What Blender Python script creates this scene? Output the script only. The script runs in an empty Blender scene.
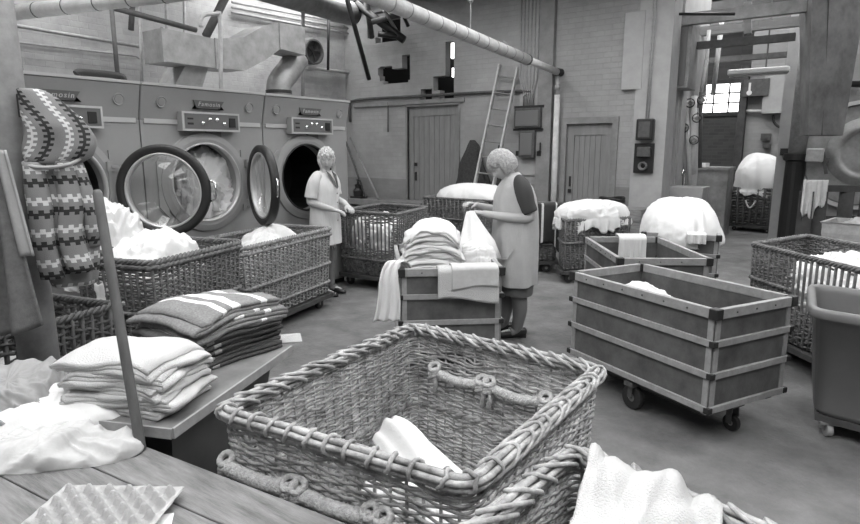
import bpy, math, random
from mathutils import Vector, Matrix, noise
random.seed(7)
V = Vector
PI = math.pi
sin, cos = math.sin, math.cos
COL = bpy.context.scene.collection

# ------------------------------------------------------------------ camera
FPX = 600.0
PITCH = math.atan(113/600.0)
YAW = math.radians(35.8)
HC = 1.6
FW = V((-sin(YAW), cos(YAW), 0)); RT = V((cos(YAW), sin(YAW), 0))
def ray(px, py):
    a = (px-430)/FPX; b = -(py-262)/FPX
    return FW*(cos(PITCH)+b*sin(PITCH)) + RT*a + V((0, 0, -sin(PITCH)+b*cos(PITCH)))
def at(px, py, z):
    r = ray(px, py); t = (z-HC)/r.z; return V((r.x*t, r.y*t, z))
def atY(px, py, Y):
    r = ray(px, py); t = Y/r.y; return V((r.x*t, Y, HC+r.z*t))
def atX(px, py, X):
    r = ray(px, py); t = X/r.x; return V((X, r.y*t, HC+r.z*t))
def atD(px, py, D):
    r = ray(px, py); t = D/(r.x*FW.x+r.y*FW.y); return V((r.x*t, r.y*t, HC+r.z*t))
cam = bpy.data.cameras.new('camera'); co = bpy.data.objects.new('camera', cam); COL.objects.link(co)
cam.sensor_width = 36; cam.lens = 36*FPX/860; cam.clip_start = .02
co.location = (0, 0, HC); co.rotation_euler = (PI/2-PITCH, 0, YAW)
bpy.context.scene.camera = co

# ------------------------------------------------------------------ materials
def mat(name, g, rough=.7, nscale=0, namt=.15, bump=0, bscale=None, metal=0, stretch=None, spec=.4, kind=None):
    m = bpy.data.materials.new(name); m.use_nodes = True
    nt = m.node_tree; N = nt.nodes; L = nt.links
    p = N['Principled BSDF']
    p.inputs['Base Color'].default_value = (g, g, g, 1); p.inputs['Roughness'].default_value = rough
    p.inputs['Metallic'].default_value = metal; p.inputs['Specular IOR Level'].default_value = spec
    tc = N.new('ShaderNodeTexCoord'); src = tc.outputs['Object']
    if stretch:
        mp = N.new('ShaderNodeMapping'); mp.inputs['Scale'].default_value = stretch
        L.new(src, mp.inputs['Vector']); src = mp.outputs['Vector']
    h = None
    if nscale:
        n = N.new('ShaderNodeTexNoise'); n.inputs['Scale'].default_value = nscale; n.inputs['Detail'].default_value = 6
        n.inputs['Roughness'].default_value = .65
        L.new(src, n.inputs['Vector'])
        r = N.new('ShaderNodeMapRange'); r.inputs[1].default_value = .3; r.inputs[2].default_value = .7
        r.inputs[3].default_value = g*(1-namt); r.inputs[4].default_value = g*(1+namt)
        L.new(n.outputs['Fac'], r.inputs[0]); L.new(r.outputs[0], p.inputs['Base Color']); h = n.outputs['Fac']
    if bump:
        n = N.new('ShaderNodeTexNoise'); n.inputs['Scale'].default_value = bscale or nscale or 40; n.inputs['Detail'].default_value = 4
        L.new(src, n.inputs['Vector'])
        b = N.new('ShaderNodeBump'); b.inputs['Strength'].default_value = bump; b.inputs['Distance'].default_value = .01
        L.new(n.outputs['Fac'], b.inputs['Height']); L.new(b.outputs['Normal'], p.inputs['Normal'])
    return m
def brickmat(name, g, axis, g2=None, dado=None, namt=.12):
    """painted brick; axis 'x' for walls running along X, 'y' for walls along Y; dado = (height, grey) darker painted lower band"""
    m = mat(name, g, .8); nt = m.node_tree; N = nt.nodes; L = nt.links; p = N['Principled BSDF']
    tc = N.new('ShaderNodeTexCoord'); sp = N.new('ShaderNodeSeparateXYZ'); cb = N.new('ShaderNodeCombineXYZ')
    geo = N.new('ShaderNodeNewGeometry'); L.new(geo.outputs['Position'], sp.inputs[0])
    L.new(sp.outputs['X' if axis == 'x' else 'Y'], cb.inputs['X']); L.new(sp.outputs['Z'], cb.inputs['Y'])
    br = N.new('ShaderNodeTexBrick'); L.new(cb.outputs[0], br.inputs['Vector'])
    br.inputs['Scale'].default_value = 1; br.inputs['Brick Width'].default_value = .23; br.inputs['Row Height'].default_value = .077
    br.inputs['Mortar Size'].default_value = .006; br.inputs['Mortar Smooth'].default_value = .4
    g2 = g2 or g
    br.inputs['Color1'].default_value = (g, g, g, 1); br.inputs['Color2'].default_value = (g2, g2, g2, 1)
    mo = g*.93; br.inputs['Mortar'].default_value = (mo, mo, mo, 1)
    n = N.new('ShaderNodeTexNoise'); n.inputs['Scale'].default_value = 1.3; n.inputs['Detail'].default_value = 8; n.inputs['Roughness'].default_value = .7
    L.new(geo.outputs['Position'], n.inputs['Vector'])
    r = N.new('ShaderNodeMapRange'); r.inputs[1].default_value = .3; r.inputs[2].default_value = .7; r.inputs[3].default_value = 1-namt; r.inputs[4].default_value = 1+namt
    L.new(n.outputs['Fac'], r.inputs[0])
    mx = N.new('ShaderNodeMix'); mx.data_type = 'RGBA'; mx.blend_type = 'MULTIPLY'; mx.inputs[0].default_value = 1
    L.new(br.outputs['Color'], mx.inputs[6]); L.new(r.outputs[0], mx.inputs[7]); out = mx.outputs[2]
    if dado:
        lt = N.new('ShaderNodeMath'); lt.operation = 'LESS_THAN'; lt.inputs[1].default_value = dado[0]; L.new(sp.outputs['Z'], lt.inputs[0])
        m2 = N.new('ShaderNodeMix'); m2.data_type = 'RGBA'; m2.blend_type = 'MULTIPLY'
        L.new(lt.outputs[0], m2.inputs[0]); L.new(out, m2.inputs[6]); k = dado[1]; m2.inputs[7].default_value = (k, k, k, 1); out = m2.outputs[2]
    L.new(out, p.inputs['Base Color'])
    n2 = N.new('ShaderNodeTexNoise'); n2.inputs['Scale'].default_value = 9; n2.inputs['Detail'].default_value = 5; L.new(geo.outputs['Position'], n2.inputs['Vector'])
    ad = N.new('ShaderNodeMath'); ad.operation = 'SUBTRACT'; L.new(n2.outputs['Fac'], ad.inputs[0]); L.new(br.outputs['Fac'], ad.inputs[1])
    b = N.new('ShaderNodeBump'); b.inputs['Strength'].default_value = .5; b.inputs['Distance'].default_value = .012
    L.new(ad.outputs[0], b.inputs['Height']); L.new(b.outputs['Normal'], p.inputs['Normal'])
    return m
def plankmat(name, g, w, axis, rough=.6, off=0.0):
    """boards w wide; axis = object axis across the boards"""
    m = mat(name, g, rough); nt = m.node_tree; N = nt.nodes; L = nt.links; p = N['Principled BSDF']
    tc = N.new('ShaderNodeTexCoord'); sp = N.new('ShaderNodeSeparateXYZ'); L.new(tc.outputs['Object'], sp.inputs[0])
    mu = N.new('ShaderNodeMath'); mu.operation = 'DIVIDE'; mu.inputs[1].default_value = w; L.new(sp.outputs[axis], mu.inputs[0])
    a0 = N.new('ShaderNodeMath'); a0.operation = 'ADD'; a0.inputs[1].default_value = off+100; L.new(mu.outputs[0], a0.inputs[0])
    fr = N.new('ShaderNodeMath'); fr.operation = 'FRACT'; L.new(a0.outputs[0], fr.inputs[0])
    gt = N.new('ShaderNodeMath'); gt.operation = 'GREATER_THAN'; gt.inputs[1].default_value = .02 if w > .1 else .08; L.new(fr.outputs[0], gt.inputs[0])
    mp = N.new('ShaderNodeMapping'); s = [6, 6, 6]; s['XYZ'.index(axis)] = 60
    mp.inputs['Scale'].default_value = s; L.new(tc.outputs['Object'], mp.inputs['Vector'])
    n = N.new('ShaderNodeTexNoise'); n.inputs['Scale'].default_value = .6; n.inputs['Detail'].default_value = 8; n.inputs['Roughness'].default_value = .7; L.new(mp.outputs[0], n.inputs['Vector'])
    r = N.new('ShaderNodeMapRange'); r.inputs[1].default_value = .25; r.inputs[2].default_value = .75; r.inputs[3].default_value = g*.72; r.inputs[4].default_value = g*1.25
    L.new(n.outputs['Fac'], r.inputs[0])
    q = N.new('ShaderNodeMath'); q.operation = 'MULTIPLY_ADD'; q.inputs[1].default_value = .85; q.inputs[2].default_value = .15; L.new(gt.outputs[0], q.inputs[0])
    mm = N.new('ShaderNodeMath'); mm.operation = 'MULTIPLY'; L.new(r.outputs[0], mm.inputs[0]); L.new(q.outputs[0], mm.inputs[1])
    L.new(mm.outputs[0], p.inputs['Base Color'])
    b = N.new('ShaderNodeBump'); b.inputs['Strength'].default_value = .5; b.inputs['Distance'].default_value = .004; L.new(mm.outputs[0], b.inputs['Height']); L.new(b.outputs['Normal'], p.inputs['Normal'])
    return m
def emis(name, e):
    m = bpy.data.materials.new(name); m.use_nodes = True; p = m.node_tree.nodes['Principled BSDF']
    p.inputs['Base Color'].default_value = (.8, .8, .8, 1); p.inputs['Emission Color'].default_value = (1, 1, 1, 1); p.inputs['Emission Strength'].default_value = e
    return m
def glassmat(name):
    m = bpy.data.materials.new(name); m.use_nodes = True; nt = m.node_tree; N = nt.nodes; L = nt.links
    N.remove(N['Principled BSDF']); o = N['Material Output']
    t = N.new('ShaderNodeBsdfTransparent'); t.inputs[0].default_value = (.95, .95, .95, 1)
    g = N.new('ShaderNodeBsdfGlossy'); g.inputs['Roughness'].default_value = .06; g.inputs[0].default_value = (.9, .9, .9, 1)
    f = N.new('ShaderNodeFresnel'); f.inputs[0].default_value = 1.5
    a = N.new('ShaderNodeMath'); a.operation = 'MULTIPLY_ADD'; a.inputs[1].default_value = .45; a.inputs[2].default_value = .01; L.new(f.outputs[0], a.inputs[0])
    x = N.new('ShaderNodeMixShader'); L.new(a.outputs[0], x.inputs[0]); L.new(t.outputs[0], x.inputs[1]); L.new(g.outputs[0], x.inputs[2]); L.new(x.outputs[0], o.inputs[0])
    return m
def knitmat():
    m = mat('patterned_knit', .2, .95); nt = m.node_tree; N = nt.nodes; L = nt.links; p = N['Principled BSDF']
    tc = N.new('ShaderNodeTexCoord'); sp = N.new('ShaderNodeSeparateXYZ'); L.new(tc.outputs['UV'], sp.inputs[0])
    def M(op, a, b=None, c=None):
        n = N.new('ShaderNodeMath'); n.operation = op
        for i, v in enumerate((a, b, c)):
            if v is None: continue
            if isinstance(v, (int, float)): n.inputs[i].default_value = v
            else: L.new(v, n.inputs[i])
        return n.outputs[0]
    u, v = sp.outputs['X'], sp.outputs['Y']
    tooth = M('GREATER_THAN', M('FRACT', M('MULTIPLY', u, 46)), .5)
    vv = M('FRACT', M('ADD', M('MULTIPLY', v, 8.0), M('MULTIPLY', tooth, .10)))
    cr = N.new('ShaderNodeValToRGB'); cr.color_ramp.interpolation = 'CONSTANT'; L.new(vv, cr.inputs[0])
    e = cr.color_ramp.elements; e[0].position = 0; e[0].color = (.19,)*3+(1,); e[1].position = .22; e[1].color = (.52,)*3+(1,)
    for pos, c in ((.38, .19), (.62, .025), (.80, .19)):
        q = e.new(pos); q.color = (c, c, c, 1)
    L.new(cr.outputs[0], p.inputs['Base Color'])
    n = N.new('ShaderNodeTexNoise'); n.inputs['Scale'].default_value = 260; L.new(tc.outputs['Object'], n.inputs['Vector'])
    b = N.new('ShaderNodeBump'); b.inputs['Strength'].default_value = .5; b.inputs['Distance'].default_value = .004; L.new(n.outputs[0], b.inputs['Height']); L.new(b.outputs[0], p.inputs['Normal'])
    return m
def stripemat(name, base, light, bands, nsc=120):
    """woven blanket: light stripes at given uv v positions"""
    m = mat(name, base, .95); nt = m.node_tree; N = nt.nodes; L = nt.links; p = N['Principled BSDF']
    tc = N.new('ShaderNodeTexCoord'); sp = N.new('ShaderNodeSeparateXYZ'); L.new(tc.outputs['UV'], sp.inputs[0])
    cr = N.new('ShaderNodeValToRGB'); cr.color_ramp.interpolation = 'CONSTANT'; L.new(sp.outputs['X'], cr.inputs[0])
    e = cr.color_ramp.elements; e[0].position = 0; e[0].color = (base,)*3+(1,); e[1].position = 1; e[1].color = (base,)*3+(1,)
    for a, b in bands:
        q = e.new(a); q.color = (light,)*3+(1,); q = e.new(b); q.color = (base,)*3+(1,)
    n = N.new('ShaderNodeTexNoise'); n.inputs['Scale'].default_value = nsc; n.inputs['Detail'].default_value = 6; L.new(tc.outputs['Object'], n.inputs['Vector'])
    r = N.new('ShaderNodeMapRange'); r.inputs[1].default_value = .3; r.inputs[2].default_value = .7; r.inputs[3].default_value = .75; r.inputs[4].default_value = 1.2; L.new(n.outputs[0], r.inputs[0])
    mx = N.new('ShaderNodeMix'); mx.data_type = 'RGBA'; mx.blend_type = 'MULTIPLY'; mx.inputs[0].default_value = 1
    L.new(cr.outputs[0], mx.inputs[6]); L.new(r.outputs[0], mx.inputs[7]); L.new(mx.outputs[2], p.inputs['Base Color'])
    b = N.new('ShaderNodeBump'); b.inputs['Strength'].default_value = .4; b.inputs['Distance'].default_value = .003; L.new(n.outputs[0], b.inputs['Height']); L.new(b.outputs[0], p.inputs['Normal'])
    return m

M_ = {}
M_['floor'] = mat('concrete_floor', .145, .62, 3.4, .38, .6, 45, spec=.35)
M_['ceil'] = mat('ceiling_boards', .04, .9, 8, .3)
M_['wallx'] = brickmat('painted_brick_back', .30, 'x', .275, (1.04, .72), .18)
M_['wally'] = brickmat('painted_brick_side', .38, 'y', .33, None, .25)
M_['wallfar'] = brickmat('bare_brick_far', .12, 'x', .09)
M_['pier'] = brickmat('white_brick_pier', .27, 'x', .24)
M_['plaster'] = mat('painted_plaster', .34, .8, 5, .1)
M_['dark'] = mat('painted_void_shade', .012, .9)
M_['dryer'] = mat('dryer_enamel', .27, .45, 3, .06, .05, 60)
M_['dryer_light'] = mat('dryer_trim', .48, .35, metal=.3)
M_['panel'] = mat('control_panel_face', .13, .4)
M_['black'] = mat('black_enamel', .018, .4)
M_['rubber'] = mat('black_rubber', .02, .5, bump=.2, bscale=80)
M_['chrome'] = mat('chrome', .7, .2, metal=1)
M_['steel'] = mat('galvanised_steel', .24, .5, 7, .25, metal=.35)
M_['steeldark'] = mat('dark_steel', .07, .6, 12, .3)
M_['pipe'] = mat('grey_pipe', .3, .6, 14, .2)
M_['lag'] = mat('white_pipe_lagging', .48, .8, 9, .15, .5, 50)
M_['board'] = mat('grey_painted_board', .2, .7, 6, .2)
M_['doorp'] = mat('grey_door_paint', .2, .6, 6, .15, stretch=(3, 3, .5))
M_['fibre'] = mat('fibreboard_panel', .095, .6, 7, .35, .1, 60)
M_['rail'] = mat('cart_rail', .27, .6, 20, .2, stretch=(1, 1, 1))
M_['railcap'] = mat('cart_corner_iron', .02, .5)
M_['cartin'] = mat('cart_lining', .13, .7, 6, .25)
M_['plastic'] = mat('grey_polyethylene', .15, .42, 5, .08)
M_['wick'] = mat('wicker', .22, .65, 25, .45)
M_['wickd'] = mat('dark_wicker', .125, .7, 25, .45)
M_['wickdd'] = mat('old_dark_wicker', .075, .75, 25, .4)
M_['wickfg'] = mat('pale_wicker', .33, .55, 18, .6, .3, 120)
M_['rope'] = mat('rope', .42, .9, 60, .3, .5, 160)
M_['wood'] = mat('worn_wood', .2, .7, 8, .3, stretch=(1, 1, 6))
M_['wooddark'] = mat('dark_wood', .05, .75, 8, .3)
M_['linen'] = mat('white_linen', .66, .9, bump=.35, bscale=22, spec=.1)
M_['terry'] = mat('white_terry', .54, .95, bump=.6, bscale=230, spec=.1)
M_['linengrey'] = mat('grey_linen', .30, .9, 12, .1, .25, 40, spec=.1)
M_['linenoff'] = mat('offwhite_linen', .50, .9, 12, .1, .2, 30, spec=.1)
M_['darkcloth'] = mat('dark_cloth', .045, .95, 30, .3)
M_['greycoat'] = mat('grey_coat', .13, .9, 40, .2, .2, 200)
M_['skin'] = mat('skin', .42, .55)
M_['hairlight'] = mat('grey_hair', .52, .7, 60, .4, .9, 70)
M_['hairmid'] = mat('fair_hair', .36, .7, 60, .35, .8, 70)
M_['overall'] = mat('light_overall', .42, .85, 9, .06, spec=.1)
M_['smock'] = mat('pale_smock', .62, .85, spec=.1)
M_['sleeve'] = mat('dark_jersey', .05, .9)
M_['skirt'] = mat('mid_skirt', .11, .9)
M_['stocking'] = mat('stocking', .15, .5)
M_['glass'] = glassmat('door_glass')
M_['egg'] = mat('pulp_card', .40, .95, 60, .08, .3, 150)
M_['paper'] = mat('paper', .75, .8)
M_['knit'] = knitmat()
M_['blanket'] = stripemat('striped_blanket', .2, .75, [(.06, .075), (.79, .81), (.87, .895), (.915, .93)])
M_['blanketdark'] = stripemat('dark_blanket', .07, .3, [(.3, .33), (.6, .63)])
M_['throw'] = stripemat('dark_striped_throw', .03, .5, [(.15, .18), (.4, .43), (.66, .69), (.86, .88)])
M_['cloudy'] = mat('mottled_grey_panel', .24, .7, 3, .4)
M_['foil'] = mat('sheet_metal_duct', .13, .6, 2.5, .5)
M_['winlit'] = emis('daylit_pane', 4.0)
M_['farfill'] = emis('added_far_light_pane', 10.0)
M_['sky'] = emis('roof_light_pane', 10.5)
M_['tube'] = mat('lamp_casing', .6, .5)

# ------------------------------------------------------------------ mesh builder
ORI = {}
class MB:
    def __init__(s): s.v = []; s.f = []; s.uv = None
    def add(s, vs, fs):
        o = len(s.v); s.v += [V(p) for p in vs]; s.f += [tuple(i+o for i in f) for f in fs]
        return s
    def hexa(s, b, t):
        vs = list(b)+list(t)
        return s.add(vs, [(3, 2, 1, 0), (4, 5, 6, 7), (0, 1, 5, 4), (1, 2, 6, 5), (2, 3, 7, 6), (3, 0, 4, 7)])
    def box(s, c, d, rz=0, M=None):
        x, y, z = d[0]/2, d[1]/2, d[2]/2; c = V(c)
        R = M or Matrix.Rotation(rz, 3, 'Z')
        P = [(-x, -y, -z), (x, -y, -z), (x, y, -z), (-x, y, -z), (-x, -y, z), (x, -y, z), (x, y, z), (-x, y, z)]
        P = [c+R @ V(p) for p in P]
        return s.hexa(P[:4], P[4:])
    def b2(s, a, b): 
        a = V(a); b = V(b); return s.box((a+b)/2, [abs(b[i]-a[i]) for i in range(3)])
    def bar(s, a, b, w, h, up=V((0, 0, 1))):
        a = V(a); b = V(b); d = (b-a); L = d.length; d.normalize()
        if abs(d.dot(up)) > .99: up = V((0, 1, 0))
        sd = d.cross(up).normalized(); u = sd.cross(d)
        M = Matrix((d, sd, u)).transposed()
        return s.box((a+b)/2, (L, w, h), M=M)
    def tube(s, pts, r, n=8, closed=False, caps=True):
        pts = [V(p) for p in pts]; m = len(pts); o = len(s.v)
        rs = r if isinstance(r, (list, tuple)) else [r]*m
        pu = None
        for i in range(m):
            if closed: t = pts[(i+1) % m]-pts[i-1]
            else: t = pts[min(i+1, m-1)]-pts[max(i-1, 0)]
            if t.length < 1e-9: t = V((0, 0, 1))
            t.normalize()
            if pu is None: pu = V((0, 0, 1)) if abs(t.z) < .9 else V((1, 0, 0))
            u = pu-t*pu.dot(t)
            if u.length < 1e-6: u = t.orthogonal()
            u.normalize(); w = t.cross(u); pu = u
            for k in range(n):
                a = 2*PI*k/n; s.v.append(pts[i]+(u*cos(a)+w*sin(a))*rs[i])
        for i in range(m if closed else m-1):
            j = (i+1) % m
            for k in range(n):
                l = (k+1) % n; s.f.append((o+i*n+k, o+i*n+l, o+j*n+l, o+j*n+k))
        if caps and not closed:
            s.f.append(tuple(o+k for k in range(n-1, -1, -1))); s.f.append(tuple(o+(m-1)*n+k for k in range(n)))
        return s
    def lathe(s, prof, c, ax=V((0, 0, 1)), n=32, closed=False):
        """prof: (radius, distance along axis)"""
        c = V(c); ax = V(ax).normalized(); u = ax.orthogonal().normalized(); w = ax.cross(u); o = len(s.v); m = len(prof)
        for r, h in prof:
            for k in range(n):
                a = 2*PI*k/n; s.v.append(c+ax*h+(u*cos(a)+w*sin(a))*r)
        for i in range(m if closed else m-1):
            j = (i+1) % m
            for k in range(n):
                l = (k+1) % n; s.f.append((o+i*n+k, o+i*n+l, o+j*n+l, o+j*n+k))
        return s
    def rings(s, R, caps=True, uvscale=None):
        """R: list of equal-length closed rings"""
        o = len(s.v); n = len(R[0])
        for r in R: s.v += [V(p) for p in r]
        for i in range(len(R)-1):
            for k in range(n):
                l = (k+1) % n; s.f.append((o+i*n+k, o+i*n+l, o+(i+1)*n+l, o+(i+1)*n+k))
        if caps:
            s.f.append(tuple(o+k for k in range(n-1, -1, -1))); e = o+(len(R)-1)*n; s.f.append(tuple(e+k for k in range(n)))
        return s
    def sheet(s, G, th=.004, uv=False):
        """G[i][j] grid of points; gives it thickness"""
        a = len(G); b = len(G[0]); G = [[V(p) for p in r] for r in G]
        Nn = []
        for i in range(a):
            row = []
            for j in range(b):
                du = G[min(i+1, a-1)][j]-G[max(i-1, 0)][j]; dv = G[i][min(j+1, b-1)]-G[i][max(j-1, 0)]
                c = du.cross(dv); row.append(c.normalized() if c.length > 1e-12 else V((0, 0, 1)))
            Nn.append(row)
        o = len(s.v)
        if uv and s.uv is None: s.uv = {}
        for sg in (.5, -.5):
            for i in range(a):
                for j in range(b):
                    if s.uv is not None: s.uv[len(s.v)] = (i/(a-1), j/(b-1))
                    s.v.append(G[i][j]+Nn[i][j]*th*sg)
        q = a*b
        for i in range(a-1):
            for j in range(b-1):
                k = o+i*b+j; s.f.append((k, k+b, k+b+1, k+1)); k += q; s.f.append((k, k+1, k+b+1, k+b))
        for i in range(a-1):
            for j in (0, b-1):
                k = o+i*b+j; f = (k, k+q, k+b+q, k+b); s.f.append(f if j == 0 else f[::-1])
        for j in range(b-1):
            for i in (0, a-1):
                k = o+i*b+j; f = (k, k+1, k+1+q, k+q); s.f.append(f if i == 0 else f[::-1])
        return s
    def build(s, name, m, parent=None, smooth=False, bevel=0, label=None):
        me = bpy.data.meshes.new(name)
        if parent is not None: org = ORI[parent]
        else:
            xs = [p.x for p in s.v]; ys = [p.y for p in s.v]; org = V(((min(xs)+max(xs))/2, (min(ys)+max(ys))/2, min(p.z for p in s.v)))
        me.from_pydata([p-org for p in s.v], [], s.f)
        if s.uv is not None:
            ul = me.uv_layers.new(name='uv')
            for lp in me.loops: ul.data[lp.index].uv = s.uv.get(lp.vertex_index, (0, 0))
        me.materials.append(M_[m] if isinstance(m, str) else m)
        if smooth: me.polygons.foreach_set('use_smooth', [True]*len(me.polygons))
        ob = bpy.data.objects.new(name, me); COL.objects.link(ob)
        if parent is None: ob.location = org
        else: ob.parent = parent
        ORI[ob] = org
        if bevel:
            b = ob.modifiers.new('bevel', 'BEVEL'); b.width = bevel; b.segments = 2; b.limit_method = 'ANGLE'
        if label: ob['label'] = label
        return ob
def tag(o, label, cat, group=None, kind=None):
    o['label'] = label; o['category'] = cat
    if group: o['group'] = group
    if kind: o['kind'] = kind
    return o
def thing(name, label, cat, loc, group=None):
    o = bpy.data.objects.new(name, None); COL.objects.link(o); o.location = loc; o.empty_display_size = .1
    ORI[o] = V(loc); return tag(o, label, cat, group)
def struct(name, mb, m, smooth=False, label=None):
    o = mb.build(name, m, smooth=smooth); o['kind'] = 'structure'
    if label: o['label'] = label
    return o
def nz(p, s=1.0, o=0.0): return noise.noise(V(p)*s+V((o, o*1.7, -o)))
def lerp(a, b, t): return a+(b-a)*t
def smooth_path(pts, n=6):
    """Catmull-Rom"""
    P = [V(p) for p in pts]; out = []
    for i in range(len(P)-1):
        a = P[max(i-1, 0)]; b = P[i]; c = P[i+1]; d = P[min(i+2, len(P)-1)]
        for k in range(n):
            t = k/n; out.append(.5*((2*b)+(c-a)*t+(2*a-5*b+4*c-d)*t*t+(3*b-a-3*c+d)*t**3))
    out.append(P[-1]); return out
exec_parts = []
del exec_parts
# ------------------------------------------------------------------ generic builders
def rrect(c4, r, n):
    """n evenly spaced points (and outward normals) on a rounded quad, starting at corner 0 towards corner 1 (counter-clockwise)"""
    P = []; C4 = [V((c[0], c[1], 0)) for c in c4]; m = len(C4)
    for i in range(m):
        a, b, c = C4[i-1], C4[i], C4[(i+1) % m]
        u = (a-b).normalized()*r; w = (c-b).normalized()*r
        for k in range(6):
            t = k/5; P.append((b+u)*(1-t)**2+b*2*t*(1-t)+(b+w)*t*t)
    P = P[3:]+P[:3]
    L = [0]
    for i in range(len(P)): L.append(L[-1]+(P[(i+1) % len(P)]-P[i]).length)
    out = []; j = 0
    for k in range(n):
        d = L[-1]*k/n
        while L[j+1] < d: j += 1
        t = (d-L[j])/max(1e-9, L[j+1]-L[j]); a = P[j]; b = P[(j+1) % len(P)]
        out.append(a.lerp(b, t))
    res = []
    for k in range(n):
        t = (out[(k+1) % n]-out[k-1]).normalized(); res.append((out[k], V((t.y, -t.x, 0))))
    return res, L[-1]
def inset(c4, f):
    cx = sum(c[0] for c in c4)/4; cy = sum(c[1] for c in c4)/4
    return [(cx+(c[0]-cx)*f, cy+(c[1]-cy)*f) for c in c4]
def inset_d(c4, d):
    out = []
    for i in range(4):
        a, b, c = [V((*c4[j % 4], 0)) for j in (i-1, i, i+1)]
        u = (a-b).normalized(); w = (c-b).normalized(); s = abs(u.cross(w).z)
        p = b+(u+w)*(d/s); out.append((p.x, p.y))
    return out
def wheel(root, p, r, w, ang, m='rubber'):
    wb = MB().lathe([(r*.35, -w/2), (r*.95, -w/2), (r, -w*.3), (r, w*.3), (r*.95, w/2), (r*.35, w/2)], p, V((cos(ang), sin(ang), 0)), 20, closed=True)
    wo = wb.build('wheel', m, root, smooth=False)
    MB().lathe([(0, -w*.4), (r*.4, -w*.4), (r*.4, w*.4), (0, w*.4)], p, V((cos(ang), sin(ang), 0)), 12).build('hub', 'steel', wo)
    return wo
def basket(name, label, c4, z0, z1, group=None, wm='wick', pitch=.024, rad=.0105, stk=.055, k=4, taper=.94, holes=(), bands=(.45,), rimr=.0125, base=True, wheels=(), seed=0, cr=.05, jit=.004, rimstyle='twist', cat='laundry basket', rope=None):
    rnd = random.Random(seed)
    cx = sum(c[0] for c in c4)/4; cy = sum(c[1] for c in c4)/4
    root = thing(name, label, cat, (cx, cy, 0), group)
    top, per = rrect(c4, cr, 8)
    ns = int(per/stk); ns += ns % 2; n = ns*k
    top, _ = rrect(c4, cr, n); bot, _ = rrect(inset(c4, taper), cr, n)
    def P(i, t, off=0):
        a = bot[i % n][0].lerp(top[i % n][0], t); q = top[i % n][1]; return V((a.x+q.x*off, a.y+q.y*off, z0+(z1-z0)*t))
    def gone(i, t):
        s = (i % n)/n
        for (s0, s1, t0, t1) in holes:
            e = .012*noise.noise(V((s*40, t*9, seed)))
            if s0+e < s < s1+e and t0+e*3 < t < t1+e*3: return True
        return False
    W = MB(); rows = int((z1-z0)/pitch); 
    for r in range(rows):
        t = (r+.5)/rows; run = []; segs = []
        wob = rnd.uniform(0, 9)
        for i in range(n):
            tt = t+jit/(z1-z0)*noise.noise(V((i*.13, r*3.1, seed)))*2.2
            o = rad*(.62 if k > 4 else .75)*cos(PI*i/k+PI*r)
            p = None if gone(i, t) else P(i, tt, o+jit*.7*noise.noise(V((i*.07, r*.9, seed+5))))
            if p is None:
                if len(run) > 2: segs.append(run)
                run = []
            else: run.append(p)
        if len(run) == n: W.tube(run, rad*rnd.uniform(.74, 1.08), 5 if k > 4 else 4, closed=True)
        else:
            if len(run) > 2: segs.append(run)
            for sg in segs: W.tube(sg, rad*rnd.uniform(.82, 1.02), 4)
    W.build('wicker_wall', wm, root, smooth=True)
    S = MB()
    for q in range(ns):
        S.tube([P(q*k, t, (rad*.5 if k < 5 else 0)) for t in (0, .25, .5, .75, 1)], rad*(1.15 if k < 5 else .9), 6)
    S.build('stakes', wm, root, smooth=True)
    # rim
    Rm = MB()
    m3 = n if n > 200 else n*2
    tp, _ = rrect(c4, cr, m3)
    if rimstyle == 'twist':
        turns = int(per/.11)
        for j in range(3):
            Rm.tube([V((tp[i][0].x+tp[i][1].x*rimr*cos(2*PI*(turns*i/m3+j/3)), tp[i][0].y+tp[i][1].y*rimr*cos(2*PI*(turns*i/m3+j/3)), z1+rimr*.6+rimr*sin(2*PI*(turns*i/m3+j/3)))) for i in range(m3)], rimr*.85, 6, closed=True)
    else:
        for (oo, zz, rr) in ((-.016, .004, .0085), (.002, .012, .0095), (.018, .003, .009), (.013, -.014, .0085), (-.012, -.013, .008), (.0, -.004, .009)):
            Rm.tube([V((tp[i][0].x+tp[i][1].x*(oo+.004*noise.noise(V((i*.05, zz*900, 1)))), tp[i][0].y+tp[i][1].y*(oo+.003*noise.noise(V((i*.06, zz*900, 4)))), z1+zz+.004*noise.noise(V((i*.045, zz*500, 7))))) for i in range(m3)], rr, 6, closed=True)
        nb = int(per/.066)
        for b in range(nb):
            i = int(m3*(b+rnd.uniform(-.15, .15))/nb) % m3; lean = rnd.uniform(.6, 1.5) if .25 < (b/nb) else rnd.uniform(-.1, .3)
            for dd in (0,):
                ring = []
                for a in range(14):
                    th = 2*PI*a/14; ii = int(i+dd*4+lean*7*sin(th+.6)) % m3; p = tp[ii]
                    ring.append(V((p[0].x+p[1].x*.029*cos(th), p[0].y+p[1].y*.029*cos(th), z1-.001+.023*sin(th))))
                Rm.tube(ring, .0062, 5, closed=True)
    Rm.build('rim', wm, root, smooth=True)
    for t in bands:
        B = MB(); turns = int(per/.09)
        for j in range(2):
            pts = []
            for i in range(n):
                a = 2*PI*(turns*i/n+j/2)
                pts.append(None if gone(i, t) else P(i, t+.5*rimr*sin(a)/(z1-z0), rad*1.6+rimr*.5*cos(a)))
            if all(p is not None for p in pts): B.tube(pts, rimr*.9, 6, closed=True)
            else:
                run = []
                for p in pts+[None]:
                    if p is None:
                        if len(run) > 2: B.tube(run, rimr*.9, 6)
                        run = []
                    else: run.append(p)
        B.build('waling_band', wm, root, smooth=True)
    F = MB(); b4 = inset(c4, taper); F.hexa([V((x, y, z0-.01)) for x, y in inset_d(b4, .012)], [V((x, y, z0+.01)) for x, y in inset_d(b4, .012)]); F.build('basket_floor', wm, root)
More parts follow.
